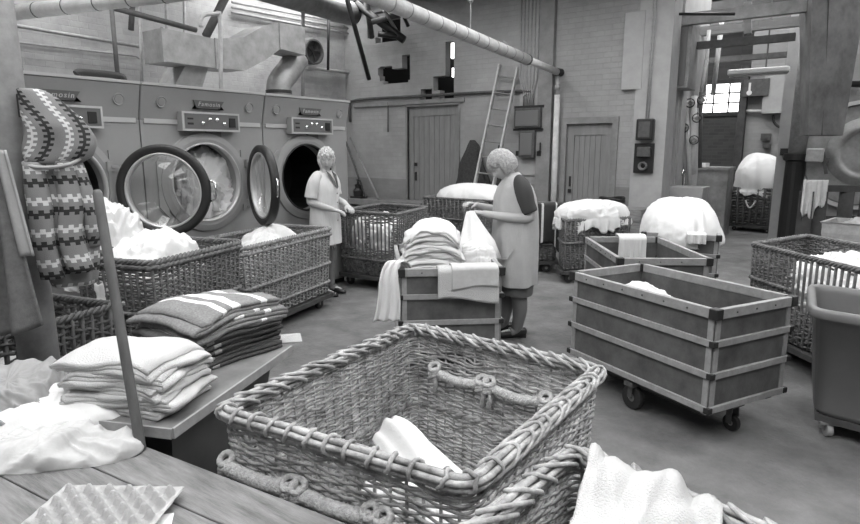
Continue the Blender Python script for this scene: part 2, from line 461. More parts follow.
    if base:
        Bs = MB()
        o4 = inset(c4, taper+.03)
        for i in range(4): Bs.bar((*o4[i], z0-.035), (*o4[(i+1) % 4], z0-.035), .07, .04)
        Bs.build('trolley_base', 'wooddark' if base != 'light' else 'wood', root)
        e = V((c4[1][0]-c4[0][0], c4[1][1]-c4[0][1], 0)); ang = math.atan2(e.y, e.x)+PI/2
        i4 = inset(c4, taper-.16); wr = (z0-.055)/2
        for (x, y) in i4:
            wheel(root, (x, y, wr), wr, .035, ang)
            MB().box((x, y, z0-.05), (.06, .06, .02), ang).build('caster_plate', 'steeldark', root)
    return root, P, n
def cart(name, label, c4, z0, z1, group=None, bands=(.333, .64), wheels=True, lean=.0):
    """wooden-railed fibreboard laundry truck"""
    cx = sum(c[0] for c in c4)/4; cy = sum(c[1] for c in c4)/4
    root = thing(name, label, 'laundry cart', (cx, cy, 0), group)
    C = [V((*c, 0)) for c in c4]; In = [V((*c, 0)) for c in inset_d(c4, .018)]; In2 = [V((*c, 0)) for c in inset_d(c4, .026)]
    Z = lambda p, z: V((p.x, p.y, z))
    for i in range(4):
        j = (i+1) % 4
        MB().hexa([Z(In2[i], z0), Z(In2[j], z0), Z(In[j], z0), Z(In[i], z0)], [Z(In2[i], z1-.02), Z(In2[j], z1-.02), Z(In[j], z1-.02), Z(In[i], z1-.02)]).build('side_panel', 'fibre', root)
        d = (C[j]-C[i]).normalized()
        # rails
        rl = MB()
        q = inset_d(c4, .032); qi, qj = V((*q[i], 0)), V((*q[j], 0))
        rl.hexa([Z(C[i], z1-.055), Z(C[j], z1-.055), Z(qj, z1-.055), Z(qi, z1-.055)], [Z(C[i], z1), Z(C[j], z1), Z(qj, z1), Z(qi, z1)])
        rl.build('top_rail', 'rail', root, bevel=.004)
        for t in list(bands)+[.0]:
            z = z0+(z1-z0)*t
            bb = MB(); nn = V((d.y, -d.x, 0))
            o_i, o_j = In[i]+nn*.006, In[j]+nn*.006
            bb.bar(Z(o_i, z+.018), Z(o_j, z+.018), .022, .036)
            bb.build('side_batten' if t else 'bottom_rail', 'rail', root, bevel=.003)
        # rivets along the rail
        rv = MB(); L = (C[j]-C[i]).length
        for k in range(1, int(L/.16)):
            p = C[i]+d*(k*.16)+V((d.y, -d.x, 0))*.001
            rv.lathe([(0, .004), (.005, .003), (.006, 0)], Z(p, z1-.028), V((d.y, -d.x, 0)), 8)
        rv.build('rivets', 'steeldark', root)
        # posts + caps
        nn = (C[i]-V((cx, cy, 0))).normalized()
        po = MB(); dj = (C[i-1]-C[i]).normalized()
        for dd in (d, dj):
            po.bar(Z(In[i]+dd*.022, z0-.01), Z(In[i]+dd*.022, z1-.05), .034, .012, up=V((-dd.y, dd.x, 0)))
        po.build('corner_post', 'rail', root)
        ang = math.atan2(d.y, d.x)
        MB().box(Z(C[i]+(d+dj)*.02, z1-.027), (.054, .054, .06), ang).build('corner_cap', 'railcap', root, bevel=.006)
        for t in list(bands)+[.0]:
            z = z0+(z1-z0)*t+.018; MB().box(Z(C[i]+(d+dj)*.014, z), (.036, .036, .034), ang).build('corner_iron', 'railcap', root, bevel=.005)
    MB().hexa([Z(p, z0) for p in In2], [Z(p, z0+.02) for p in In2]).build('cart_floor', 'cartin', root)
    ch = MB(); e = (C[1]-C[0]).normalized(); ang = math.atan2(e.y, e.x)
    i4 = [V((*c, 0)) for c in inset(c4, .78)]
    ch.bar(Z(lerp(i4[0], i4[1], -.08), z0-.02), Z(lerp(i4[0], i4[1], 1.08), z0-.02), .05, .04); ch.bar(Z(lerp(i4[3], i4[2], -.08), z0-.02), Z(lerp(i4[3], i4[2], 1.08), z0-.02), .05, .04)
    ch.build('bearer', 'wooddark', root)
    if wheels:
        lg = 0 if (C[1]-C[0]).length > (C[2]-C[1]).length else 1
        ca = math.atan2((C[lg+1]-C[lg]).y, (C[lg+1]-C[lg]).x)+PI/2
        i5 = [V((*c, 0)) for c in inset(c4, .84)]
        mids = [(lerp(i5[k], i5[(k+1) % 4], .5), (k % 2) == lg) for k in range(4)]
        for p, big in mids:
            wr = .078 if big else .05
            wheel(root, Z(p, wr), wr, .04 if big else .03, ca)
            k = MB(); k.box(Z(p, z0-.03), (.10, .07, .03), ca)
            for s in (-1, 1):
                a = Z(p, 0)+V((cos(ca), sin(ca), 0))*s*.03
                k.bar(Z(a, wr), Z(a, z0-.03), .035, .006, up=V((cos(ca), sin(ca), 0)))
            k.build('caster_fork', 'steeldark', root)
    return root
def lump(c, ax, ay, h, rot=0, seed=0, pw=2.6, amp=.05, f=3.0, hang=0, n=150, m=64, name='linen_pile', mt='linen', parent=None, flat=.8, stretch=1.0, folds=1.0, iso=1.0):
    """a soft heap: super-elliptic footprint, ridged folds; hang>0 drapes an irregular skirt down past the base"""
    c = V(c); R = []
    cr, sr = cos(rot), sin(rot)
    def pt(th, s):
        """s 0 top .. 1 rim"""
        ph = s*PI/2
        k = (abs(cos(th))**pw+abs(sin(th))**pw)**(-1/pw)
        rr = sin(ph)**.9; zz = h*(cos(ph) if s < 1 else 0)**flat
        x = ax*k*cos(th)*rr; y = ay*k*sin(th)*rr
        q = V((x, y*stretch, zz*1.3))
        w = q+V((noise.noise(q*2.1+V((seed, 0, 0))), noise.noise(q*2.1+V((0, seed, 5))), 0))*.35
        a = 1-2.4*abs(noise.noise(w*f*1.25+V((seed*3.1, 1, 2)))); b = 1-2.4*abs(noise.noise(w*f*2.9+V((seed, 7, 2)))); g = noise.noise(q*1.8+V((seed, 3, 9)))
        rd = 1-2.4*abs(noise.noise(V((cos(th)*3.4, sin(th)*3.4, s*1.3+seed)))); b += .35*(1-2.4*abs(noise.noise(w*f*6.5+V((seed, 2, 5)))))
        d = amp*folds*(iso*(.55*a+.34*b)+(.5+.35*(1-iso))*rd*s)+amp*1.5*g-amp*.7
        nn = V((x/ax*.6, y/ay*.6, .4+cos(ph))).normalized()
        p = V((x, y, zz))+nn*d*(1 if s < 1 else .8)
        p.z = max(p.z, -.0)
        return p
    o = MB()
    for i in range(m+1):
        ring = []
        for j in range(n):
            p = pt(2*PI*j/n, max(.002, i/m)); ring.append(c+V((p.x*cr-p.y*sr, p.x*sr+p.y*cr, p.z)))
        R.append(ring)
    if hang:
        base = R[-1]; L = 7
        for q in range(1, L+1):
            ring = []
            for j in range(n):
                th = 2*PI*j/n; hl = hang*(.55+.9*noise.noise(V((cos(th)*2.2, sin(th)*2.2, seed+4)))+.25*noise.noise(V((cos(th)*7, sin(th)*7, seed))))
                fo = .018*sin(th*31+seed)*q/L
                d = V((cos(th)*cr-sin(th)*sr, cos(th)*sr+sin(th)*cr, 0))
                ring.append(base[j]+d*(.01+fo)-V((0, 0, max(.01, hl)*q/L)))
            R.append(ring)
        L0 = R[-1]; R.append([lerp(p, V((c.x, c.y, p.z+.012)), .05) for p in L0]); R.append([lerp(p, V((c.x, c.y, c.z-.0)), .12) for p in base])
    R.append([V((c.x, c.y, c.z))+(p-V((c.x, c.y, p.z)))*.5 for p in (R[m] if not hang else R[m])])
    o.rings(R, caps=True)
    return o.build(name, mt, parent, smooth=True)
def towel(loc, w, d, h, rot, passes=4, seed=0, mt='terry', name='folded_towel', parent=None, th=None, wav=.006, uv=False, sag=0.0, z0r=0.0, H=None, wseed=0.0):
    """folded cloth: a strip folded back and forth (passes layers), fold runs along local x (w wide), d deep"""
    p = h/passes; th = th or p*.97; H = H or h; pr = []
    for k in range(passes):
        z = p*(k+.5); dd = d-(.012*(k % 2)); a = (0.0+p*.5, dd-p*.5)
        xs = [a[0]+(a[1]-a[0])*t/10 for t in range(11)]
        if k % 2: xs = xs[::-1]
        pr += [(x, z) for x in xs]
        if k < passes-1:
            sg = 1 if k % 2 == 0 else -1; ex = xs[-1]
            for t in range(1, 5):
                an = -PI/2+PI*t/5; pr.append((ex+sg*p*.62*cos(an), z+p*.5+p*.5*sin(an)))
    G = []; nx = 22; cr, sr = cos(rot), sin(rot)
    for (y, z) in pr:
        row = []
        for i in range(nx):
            x = w*(i/(nx-1)-.5)
            q = V((x*5, y*5, seed*3.3)); dx = 0.004*noise.noise(V((y*9, z*60, seed)))
            yy = y-d/2+wav*1.3*noise.noise(V((x*7, z*80, seed+2))); lv = (z0r+z)/H; qq = V((x*5, y*5, wseed)); zz = z+lv*wav*1.5*(noise.noise(qq)+.4*noise.noise(qq*2.7))+wav*.25*noise.noise(q*3)
            zz -= lv*sag*(min(1.3, abs(x/(w/2))**3.2)+min(1.3, abs(yy/(d/2))**3.2))
            xx = x*(1-.05*z/h)+dx+wav*1.6*noise.noise(V((y*6, seed*2.1, z*30))); yy = yy*(1-.05*z/h)+wav*1.6*noise.noise(V((x*6, seed*1.3, z*40)))
            row.append(V(loc)+V((xx*cr-yy*sr, xx*sr+yy*cr, zz if z0r > 0 else max(zz, th*.52))))
        G.append(row)
    o = MB(); o.sheet(G, th, uv=uv)
    return o.build(name, mt, parent, smooth=True)
def drape(fn, nu, nv, th=.006, uv=False):
    return MB().sheet([[fn(i/(nu-1), j/(nv-1)) for j in range(nv)] for i in range(nu)], th, uv=uv)
def loft(path, ra, rb, fr=None, n=28, folds=0, fk=5, seed=0, caps=True, uv=False, obj=None, swap=False):
    """tube with elliptical, folded sections; fr(i)->(u,w) frame vectors"""
    o = obj or MB(); pts = [V(p) for p in path]; m = len(pts); R = []
    if uv and o.uv is None: o.uv = {}
    dist = 0; st = len(o.v)
    for i, p in enumerate(pts):
        if fr: u, w = fr
        else:
            t = (pts[min(i+1, m-1)]-pts[max(i-1, 0)]).normalized(); u = RT-t*RT.dot(t); u.normalize(); w = t.cross(u)
        a = ra[i] if isinstance(ra, (list, tuple)) else ra; b = rb[i] if isinstance(rb, (list, tuple)) else rb
        ring = []
        for k in range(n):
            th = 2*PI*k/n
            f = 1+folds*(sin(fk*th+seed+.6*sin(i*.5))+.5*noise.noise(V((cos(th)*2, sin(th)*2, i*.25+seed))))
            ring.append(p+u*(cos(th)*a*f)+w*(sin(th)*b*f))
        R.append(ring)
        if uv:
            if i: dist += (pts[i]-pts[i-1]).length
            for k in range(n):
                th = 2*PI*k/n; uu = (cos(th)*a+.012*sin(dist*25), dist) if swap else ((k/n if k <= n/2 else 1-k/n)*2*PI*max(a, b)*.55, dist)
                o.uv[st+i*n+k] = (uu[1], uu[0]+.5) if swap else uu
    o.rings(R, caps)
    return o
M_['tabletop'] = mat('scrubbed_planks', .165, .65, 5, .45, .2, 40, stretch=(1.2, 9, 3))
M_['benchtop'] = mat('stained_bench_top', .17, .55, 5, .35)
M_['troughside'] = mat('trough_side_board', .06, .55, 5, .2)
M_['polewood'] = mat('dark_pole_wood', .10, .6, 9, .3, stretch=(3, 3, .6))
M_['lips'] = mat('lips', .2, .5)
for k_, (a_, b_) in {'overall': (22, .6), 'smock': (22, .5)}.items():
    nt = M_[k_].node_tree; n = nt.nodes.new('ShaderNodeTexNoise'); n.inputs['Scale'].default_value = 9; n.inputs['Detail'].default_value = 3
    mp = nt.nodes.new('ShaderNodeMapping'); mp.inputs['Scale'].default_value = (1.6, 1.6, .5); tc = nt.nodes.new('ShaderNodeTexCoord')
    nt.links.new(tc.outputs['Object'], mp.inputs['Vector']); nt.links.new(mp.outputs[0], n.inputs['Vector'])
    b = nt.nodes.new('ShaderNodeBump'); b.inputs['Strength'].default_value = b_; b.inputs['Distance'].default_value = .03
    nt.links.new(n.outputs['Fac'], b.inputs['Height']); nt.links.new(b.outputs['Normal'], nt.nodes['Principled BSDF'].inputs['Normal'])
M_['ladderwood'] = mat('pale_ladder_wood', .42, .6, 8, .2)
# ------------------------------------------------------------------ THE SETTING
BY = 9.0       # back wall
LX = -8.55     # wall behind the dryers
DX = -5.05     # dryer fronts
f_ = MB().b2((-9.2, -3.2, -.1), (6, 17, 0)); struct('floor', f_, 'floor', label='worn concrete floor')
def wall_x(name, x0, x1, z1, y0, y1, holes, m):
    """wall along X made of the rectangles left around its openings (x0,x1,z0,z1)"""
    xs = sorted({x0, x1}|{v for h in holes for v in h[:2]}); zs = sorted({0, z1}|{v for h in holes for v in h[2:]})
    o = MB()
    for i in range(len(xs)-1):
        for j in range(len(zs)-1):
            cx = (xs[i]+xs[i+1])/2; cz = (zs[j]+zs[j+1])/2
            if any(h[0] < cx < h[1] and h[2] < cz < h[3] for h in holes): continue
            o.b2((xs[i], y0, zs[j]), (xs[i+1], y1, zs[j+1]))
    return struct(name, o, m)
LD = (-7.0, -5.87, 0, 2.36)     # left door opening
RD = (-3.86, -3.14, 0, 1.98)    # right door opening
slot = [(-6.16, -5.98, 2.62, 3.42), (-6.42, -6.16, 2.62, 2.86), (-6.28, -5.98, 2.42, 2.62), (-6.70, -6.45, 2.46, 2.66)]
hole = [(-7.66, -7.36, 2.86, 3.12), (-7.58, -6.98, 2.80, 3.06), (-7.12, -6.94, 2.84, 3.28), (-7.70, -7.56, 2.96, 3.10)]
upper = [(-7.75, -7.15, 3.55, 3.95), (-7.95, -7.5, 3.66, 4.1)]
wall_x('wall_back', -8.55, -2.40, 4.3, BY, BY+.15, [LD, RD]+slot+hole+upper, 'wallx')
struct('wall_left', MB().b2((LX-.2, -3, 0), (LX, BY+.35, 4.3)), 'wally')
struct('painted_dark_behind_breaks', MB().b2((-8.6, 10.2, 0), (-4.6, 10.3, 4.3)), 'dark')  # near-black sheet: darkness of the space behind the holes, put in as colour
w = MB()
for (a_, b_) in (((451, 40), (460, 58)), ((452, 68), (457, 77))): A_, B_ = atY(*a_, 10.1), atY(*b_, 10.16); w.b2((A_.x, 10.1, B_.z), (B_.x, 10.16, A_.z))
o = struct('window_2', w, 'winlit', label='daylit pane seen through the broken brickwork')
# pilaster and jamb
struct('trim_1', MB().b2((-2.82, BY-.06, 0), (-2.36, BY+.36, 4.3)), 'plaster', label='painted pier at the edge of the opening')
struct('trim_2', MB().b2((-4.34, BY-.09, 0), (-4.10, BY, 4.3)), 'board', label='boxed strip on the back wall')
struct('trim_3', MB().b2((-4.68, BY-.03, 1.18), (-4.34, BY, 4.3)), 'plaster', label='backing board of the conduits')
# ceiling with roof lights
sk = [(-5.3, -4.1, .4, 3.2), (-5.3, -4.1, 4.4, 7.2), (-2.6, -1.3, -1.6, 2.4), (-2.6, -1.3, 4.2, 7.4), (.4, 1.8, -1.6, 2.4), (.4, 1.8, 4.2, 7.6)]
xs = sorted({-8.8, 4.5}|{v for h in sk for v in h[:2]}); sk += [(-8.3, -7.3, 5.6, 8.6), (-8.3, -7.5, .8, 4.2)]  # last two panes are added to brighten the left wall
xs = sorted({-8.8, 4.5}|{v for h in sk for v in h[:2]}); ys = sorted({-3.0, 9.0}|{v for h in sk for v in h[2:]})
o = MB()
for i in range(len(xs)-1):
    for j in range(len(ys)-1):
        cx = (xs[i]+xs[i+1])/2; cy = (ys[j]+ys[j+1])/2
        if not any(h[0] < cx < h[1] and h[2] < cy < h[3] for h in sk): o.b2((xs[i], ys[j], 4.25), (xs[i+1], ys[j+1], 4.4))
struct('ceiling', o, 'ceil')
o = MB()
for h in sk: o.b2((h[0], h[2], 4.36), (h[1], h[3], 4.4))
struct('window_3', o, 'sky', label='roof lights over the laundry floor, two added to brighten the left wall')
# next bay
struct('wall_far', MB().b2((-5.2, 16.0, 0), (-2.2, 16.2, 2.45)).b2((-5.2, 16, 3.13), (-2.2, 16.2, 6)).b2((-5.2, 16, 2.44), (-3.85, 16.2, 3.13)).b2((-2.5, 16, 2.44), (-2.2, 16.2, 3.13)), 'wallfar')
wf = MB(); 
struct('window_1', MB().b2((-3.85, 16.08, 2.45), (-2.5, 16.1, 3.13)), 'winlit', label='small-paned factory window in the far wall')
for k in range(1, 3*1+2):
    x = -3.85+.335*k; wf.b2((x-.015, 16.02, 2.45), (x+.015, 16.07, 3.13))
for k in range(0, 4): z = 2.45+.227*k; wf.b2((-3.85, 16.02, z-.015), (-2.5, 16.07, z+.015))
wf.b2((-3.9, 15.95, 3.12), (-2.45, 16.0, 3.2)).b2((-2.52, 15.95, 2.35), (-2.44, 16.0, 3.2)).b2((-3.9, 15.95, 2.37), (-2.45, 16, 2.45))
struct('trim_4', wf, 'steeldark', label='glazing bars of the far window')
struct('wall_right', MB().b2((-2.2, 14.5, 0), (6, 14.7, 6)), 'pier', label='white painted brick wall of the next bay')
struct('trim_5', MB().b2((-2.34, 14.3, 0), (-2.2, 14.6, 3.3)), 'wooddark')
struct('wall_left_of_next_bay', MB().b2((-5.3, 9.35, 0), (-5.2, 16.2, 6)), 'wallfar')
o = MB().b2((-5.4, 9.35, 5.1), (6, 16.3, 5.2))
for k in range(8): o.b2((-5.4, 9.9+k*.8, 4.98), (6, 9.98+k*.8, 5.1))
struct('ceiling_next_bay', o, 'ceil')
struct('added_light_panes', MB().b2((-4.6, 9.7, 4.93), (-1.6, 12.2, 4.96)).b2((-.2, 10.2, 4.93), (3.2, 11.6, 4.96)).b2((-3.4, 12.4, 4.93), (-.8, 13.4, 4.96)), 'farfill', label='unseen light panes added to brighten the next bay')  # glowing panes added out of view to lift the dim bay
# doors
def plank_door(nm, x0, x1, z1, frame, lab, pl, dx=(0, 0)):
    d = MB().b2((x0, BY+.06, 0), (x1, BY+.1, z1)); n = int(round((x1-x0-.24)/pl))
    d.b2((x0, BY+.035, 0), (x0+.11, BY+.07, z1)).b2((x1-.1, BY+.035, 0), (x1, BY+.07, z1)).b2((x0+.11, BY+.035, z1-.17), (x1-.1, BY+.07, z1))
    wpl = (x1-x0-.21)/n
    for k in range(n): a = x0+.11+wpl*k; d.b2((a+.005, BY+.05, .02), (a+wpl-.005, BY+.064, z1-.175))
    o = struct(nm, d, 'doorp', label=lab)
    t = MB(); fw = frame
    t.b2((x0-fw, BY-.03, 0), (x0, BY+.05, z1+fw)).b2((x1, BY-.03, 0), (x1+fw, BY+.05, z1+fw)).b2((x0, BY-.03, z1), (x1, BY+.05, z1+fw))
    tt = t.build('door_frame', 'board', o)
    h = MB().box((x0+.16 if nm == 'door_1' else x0+.07, BY+.03, 1.32 if nm == 'door_1' else .95), (.05, .03, .06)); h.box((x0+.16 if nm == 'door_1' else x0+.07, BY+.03, 1.1), (.03, .02, .16)); h.build('door_lock', 'black', o)
    return o
plank_door('door_1', LD[0], LD[1], LD[3], .03, 'tall grey boarded door', .115)
plank_door('door_2', RD[0], RD[1], RD[3], .09, 'grey boarded door in a wide frame', .075)

# ------------------------------------------------------------------ DRYERS
def ring_door(root, hinge, ang, lab):
    """porthole door, hinged on a vertical edge; ang = direction of the leaf"""
    d = V((cos(ang), sin(ang), 0)); nrm = V((sin(ang), -cos(ang), 0)); c = V(hinge)+d*.425; R0 = .378
    o = MB().lathe([(R0-.075, -.03), (R0-.05, -.045), (R0-.012, -.04), (R0, -.02), (R0, .025), (R0-.02, .04), (R0-.06, .03), (R0-.075, .01)], c, nrm, 64, closed=True)
    dr = o.build('porthole_door', 'rubber', root, smooth=True, label=lab)
    MB().lathe([(R0-.088, -.034), (R0-.07, -.038), (R0-.068, .028), (R0-.086, .022)], c, nrm, 64, closed=True).build('inner_ring', 'dryer_light', dr, smooth=True)
    MB().lathe([(0, -.003), (R0-.085, -.003), (R0-.085, .003), (0, .003)], c, nrm, 48).build('glass', 'glass', dr, smooth=True)
    h = MB()
    for z in (.2, -.2):
        h.bar(V(hinge)+V((0, 0, z)), c-d*.33+V((0, 0, z)), .03, .018); h.box(V(hinge)+V((0, 0, z)), (.05, .05, .075))
    h.bar(V(hinge)+V((0, 0, -.24)), V(hinge)+V((0, 0, .24)), .03, .03)
    h.build('hinge', 'dryer', dr)
    hd = MB(); e = c+d*(R0+.0); hd.tube([e+V((0, 0, .09))-d*.02, e+V((0, 0, .07))+d*.035, e+d*.045, e+V((0, 0, -.07))+d*.035, e+V((0, 0, -.09))-d*.02], .009, 8); hd.build('handle', 'chrome', dr, smooth=True)
def dryer(y0, y1, lab, door=None, dark=False, dsh=.0):
    root = thing('tumble_dryer', lab, 'dryer', (DX-.7, (y0+y1)/2, 0), 'industrial tumble dryers')
    yc = (y0+y1)/2; g = .006; ZS = 1.845; zt = 2.13; over = .07; yc2 = yc-.045
    zc = 1.29; Ro = .36
    # body: front panel with round opening
    B = MB(); n = 64
    def onsq(a):
        c_, s_ = cos(a), sin(a); hy0, hy1 = yc2-(y0+g), (y1-g)-yc2; hz0, hz1 = zc-.06, ZS-zc
        t = 1e9
        if c_ > 1e-9: t = min(t, hy1/c_)
        if c_ < -1e-9: t = min(t, -hy0/c_)
        if s_ > 1e-9: t = min(t, hz1/s_)
        if s_ < -1e-9: t = min(t, -hz0/s_)
        return V((DX, yc2+c_*t, zc+s_*t))
    angs = sorted([2*PI*k/n for k in range(n)]+[math.atan2(b-zc, a-yc2) % (2*PI) for a in (y0+g, y1-g) for b in (.06, ZS)])
    o = len(B.v)
    for a in angs: B.v.append(V((DX, yc2+Ro*cos(a), zc+Ro*sin(a)))); B.v.append(onsq(a)); B.v.append(V((DX-.12, yc2+Ro*cos(a), zc+Ro*sin(a))))
    for k in range(len(angs)):
        l = (k+1) % len(angs); B.f.append((o+3*k, o+3*k+1, o+3*l+1, o+3*l)); B.f.append((o+3*k, o+3*l, o+3*l+2, o+3*k+2))
    ya, yb = y0+g, y1-g; bx = DX-1.35
    B.add([(DX, ya, .06), (bx, ya, .06), (bx, ya, ZS), (DX, ya, ZS), (DX, yb, .06), (bx, yb, .06), (bx, yb, ZS), (DX, yb, ZS)],
          [(0, 1, 2, 3), (7, 6, 5, 4), (1, 5, 6, 2), (0, 4, 5, 1), (3, 2, 6, 7)])
    B.build('cabinet', 'dryer', root)
    F = MB(); F.hexa([V((DX-1.35, ya, ZS)), V((DX, ya, ZS)), V((DX, yb, ZS)), V((DX-1.35, yb, ZS))], [V((DX-1.35, ya, zt)), V((DX+over, ya, zt)), V((DX+over, yb, zt)), V((DX-1.35, yb, zt))])
    F.build('fascia', 'dryer', root, bevel=.008)
    MB().b2((DX-1.35, ya, zt), (DX+over+.01, yb, zt+.022)).build('top_lip', 'dryer_light', root)
    MB().b2((DX-.01, ya+.03, ZS-.028), (DX+.012, yb-.03, ZS+.012)).build('trim_strip', 'dryer_light', root)
    MB().b2((DX-1.3, ya+.04, .0), (DX-.05, yb-.04, .06)).build('plinth', 'black', root)
    # bezel plate + rings
    z = MB().lathe([(.36, .002), (.362, .03), (.40, .034), (.455, .022), (.462, .0)], (DX, yc2, zc), V((1, 0, 0)), 64)
    for s in (-1, 1): z.hexa([V((DX, yc2+s*.40, zc-.30)), V((DX+.016, yc2+s*.40, zc-.30)), V((DX+.016, yc2+s*.485, zc-.2)), V((DX, yc2+s*.485, zc-.2))], [V((DX, yc2+s*.40, zc+.30)), V((DX+.016, yc2+s*.40, zc+.30)), V((DX+.016, yc2+s*.485, zc+.2)), V((DX, yc2+s*.485, zc+.2))])
    z.build('bezel', 'dryer', root, smooth=False)
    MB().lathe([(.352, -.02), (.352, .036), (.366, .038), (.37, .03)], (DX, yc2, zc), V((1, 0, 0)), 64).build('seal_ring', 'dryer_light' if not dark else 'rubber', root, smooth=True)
    # drum
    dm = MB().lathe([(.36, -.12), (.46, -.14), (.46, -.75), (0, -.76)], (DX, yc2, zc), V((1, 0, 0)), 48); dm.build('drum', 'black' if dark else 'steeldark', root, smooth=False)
    # control panel
    P = MB().b2((DX, yc-.30, ZS-.085), (DX+.085, yc+.30, ZS+.085)); pn = P.build('control_panel', 'dryer', root)
    MB().b2((DX+.085, yc-.27, ZS-.065), (DX+.089, yc+.285, ZS+.068)).build('panel_face', 'panel', pn)
    fr = MB(); fr.b2((DX+.083, yc-.30, ZS+.068), (DX+.095, yc+.30, ZS+.085)).b2((DX+.083, yc-.30, ZS-.085), (DX+.095, yc+.30, ZS-.068)).b2((DX+.083, yc+.285, ZS-.07), (DX+.095, yc+.30, ZS+.07)).b2((DX+.083, yc-.30, ZS-.07), (DX+.095, yc-.285, ZS+.07)); fr.build('panel_frame', 'dryer_light', pn)
    for (dy, dz) in ((-.1, -.015), (-.025, .02), (.05, .02), (.125, -.015)):
        MB().lathe([(0, .025), (.012, .025), (.018, .012), (.02, 0)], (DX+.088, yc+dy, ZS+dz), V((1, 0, 0)), 16).build('knob', 'chrome', pn, smooth=True)
    MB().b2((DX+.088, yc+.185, ZS-.045), (DX+.1, yc+.25, ZS+.04)).build('isolator_switch', 'black', pn)
    MB().b2((DX+.088, yc-.25, ZS+.015), (DX+.09, yc-.19, ZS+.03)).b2((DX+.088, yc-.25, ZS-.03), (DX+.09, yc-.19, ZS-.012)).build('printed_plate', 'black', pn)
    MB().b2((DX+.0, yc-.02, ZS-.15), (DX+.02, yc+.14, ZS-.085)).build('latch_cover', 'panel', root)
    # badge
    sx = lambda zz: DX+over*(zz-ZS)/(zt-ZS)+.006
    b = MB(); bz = 2.0
    b.add([(sx(bz+.035), yc-.16, bz+.035), (sx(bz+.035), yc+.16, bz+.035), (sx(bz-.03), yc+.12, bz-.03), (sx(bz-.03), yc-.12, bz-.03)]+[(sx(bz+.035)+.012, yc-.16, bz+.035), (sx(bz+.035)+.012, yc+.16, bz+.035), (sx(bz-.03)+.012, yc+.12, bz-.03), (sx(bz-.03)+.012, yc-.12, bz-.03)],
          [(3, 2, 1, 0), (4, 5, 6, 7), (0, 1, 5, 4), (1, 2, 6, 5), (2, 3, 7, 6), (3, 0, 4, 7)]); bd = b.build('name_badge', 'panel', root)
    b = MB()
    for s in (-1, 1): b.add([(sx(bz)+.003, yc+s*.17, bz-.042), (sx(bz)+.003, yc+s*.135, bz-.005), (sx(bz)+.003, yc+s*.09, bz-.042)], [(0, 1, 2), (2, 1, 0)])
    b.b2((sx(bz)-.0, yc-.12, bz-.045), (sx(bz)+.006, yc+.12, bz-.034)); b.build('badge_wing', 'black', bd)
    tc = bpy.data.curves.new('badge_lettering', 'FONT'); tc.body = 'Famosin'; tc.size = .056; tc.align_x = 'CENTER'; tc.align_y = 'CENTER'; tc.extrude = .002; tc.shear = .25; tc.space_character = 1.25
    tmp = bpy.data.objects.new('tmp', tc); me_ = bpy.data.meshes.new_from_object(tmp); me_.name = 'badge_lettering'; bpy.data.objects.remove(tmp); me_.materials.clear(); me_.materials.append(M_['dryer_light']); to = bpy.data.objects.new('badge_lettering', me_); COL.objects.link(to); to.parent = bd
    to.location = V((sx(bz)+.016, yc, bz+.002))-ORI[root]; to.rotation_euler = (PI/2, 0, PI/2)
    for s in (-.46, .46):
        gq = MB().lathe([(.0, .008), (.03, .008), (.036, .004), (.045, .012), (.05, 0)], (sx(2.0), yc+s, 2.0), V((1, 0, -.2)), 20); gq.build('air_gauge', 'dryer', root, smooth=False)
    if door is not None: ring_door(root, (DX+.035, yc2+.435-dsh, zc-.03), door, None)
    else:
        q = MB().lathe([(0, .04), (.35, .04), (.35, .046), (0, .046)], (DX, yc2, zc), V((1, 0, 0)), 48)
    return root, yc2, zc
dryer(1.50, 2.79, 'leftmost tumble dryer, half hidden by the patterned jacket, door swung open', door=math.radians(38), dsh=.05)
_, y2, zc = dryer(2.79, 4.08, 'middle tumble dryer with clothes showing in its open drum', door=math.radians(-21), dsh=-.03)
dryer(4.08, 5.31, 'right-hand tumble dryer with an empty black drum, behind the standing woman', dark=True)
l = lump((DX-.27, y2+.16, zc-.42), .20, .36, .66, 0, seed=5, amp=.13, f=3.4, mt='linen', name='tumbled_clothes', flat=.45, pw=3)
tag(l, 'tangle of grey clothes inside the middle dryer', 'laundry')
l = lump((DX-.17, y2-.02, zc-.36), .11, .12, .58, .3, seed=9, amp=.10, f=4.6, mt='linen', name='tumbled_sheet', flat=.5)
tag(l, 'white twisted sheet in front of the clothes in the middle dryer', 'laundry')
l = lump((DX-.16, y2+.2, zc-.30), .10, .12, .34, .3, seed=19, amp=.09, f=4.6, mt='linenoff', name='tumbled_cloth', flat=.5)
tag(l, 'pale crumpled cloth right of the twisted sheet in the middle dryer', 'laundry')
# ------------------------------------------------------------------ DUCT, PIPES
def box_sweep(sec, m='steel'):
    o = MB(); o.rings(sec, caps=True); return o
du = thing('ventilation_duct', 'galvanised rectangular air duct with an S bend above the dryers', 'duct', (-6.0, 3.9, 2.3))
xa = -5.72
pf = []
for (tp_, bt_) in (((163, 28), (163, 61)), ((216, 39), (216, 68)), ((238, 36), (252, 71)), ((262, 25), (268, 60)), ((278, 23), (282, 49)), ((305, 27), (305, 55))):
    A_, B_ = atX(*tp_, xa), atX(*bt_, xa); pf.append(((A_.y+B_.y)/2, B_.z, A_.z))
r_ = ray(142, 28); xb = max(-6.7, r_.x/r_.y*pf[0][0])
box_sweep([[V((xa, y, b)), V((xb, y, b)), V((xb, y, t)), V((xa, y, t))] for (y, b, t) in pf]).build('duct_run', 'steel', du)
for y, b, t in (pf[0], pf[1], pf[4]): MB().b2((xa-.005, y-.01, b-.008), (xa+.01, y+.01, t+.008)).build('seam_flange', 'steel', du)
fy = atX(279, 95, -6.0).y; ty = atX(298, 50, -6.0).y
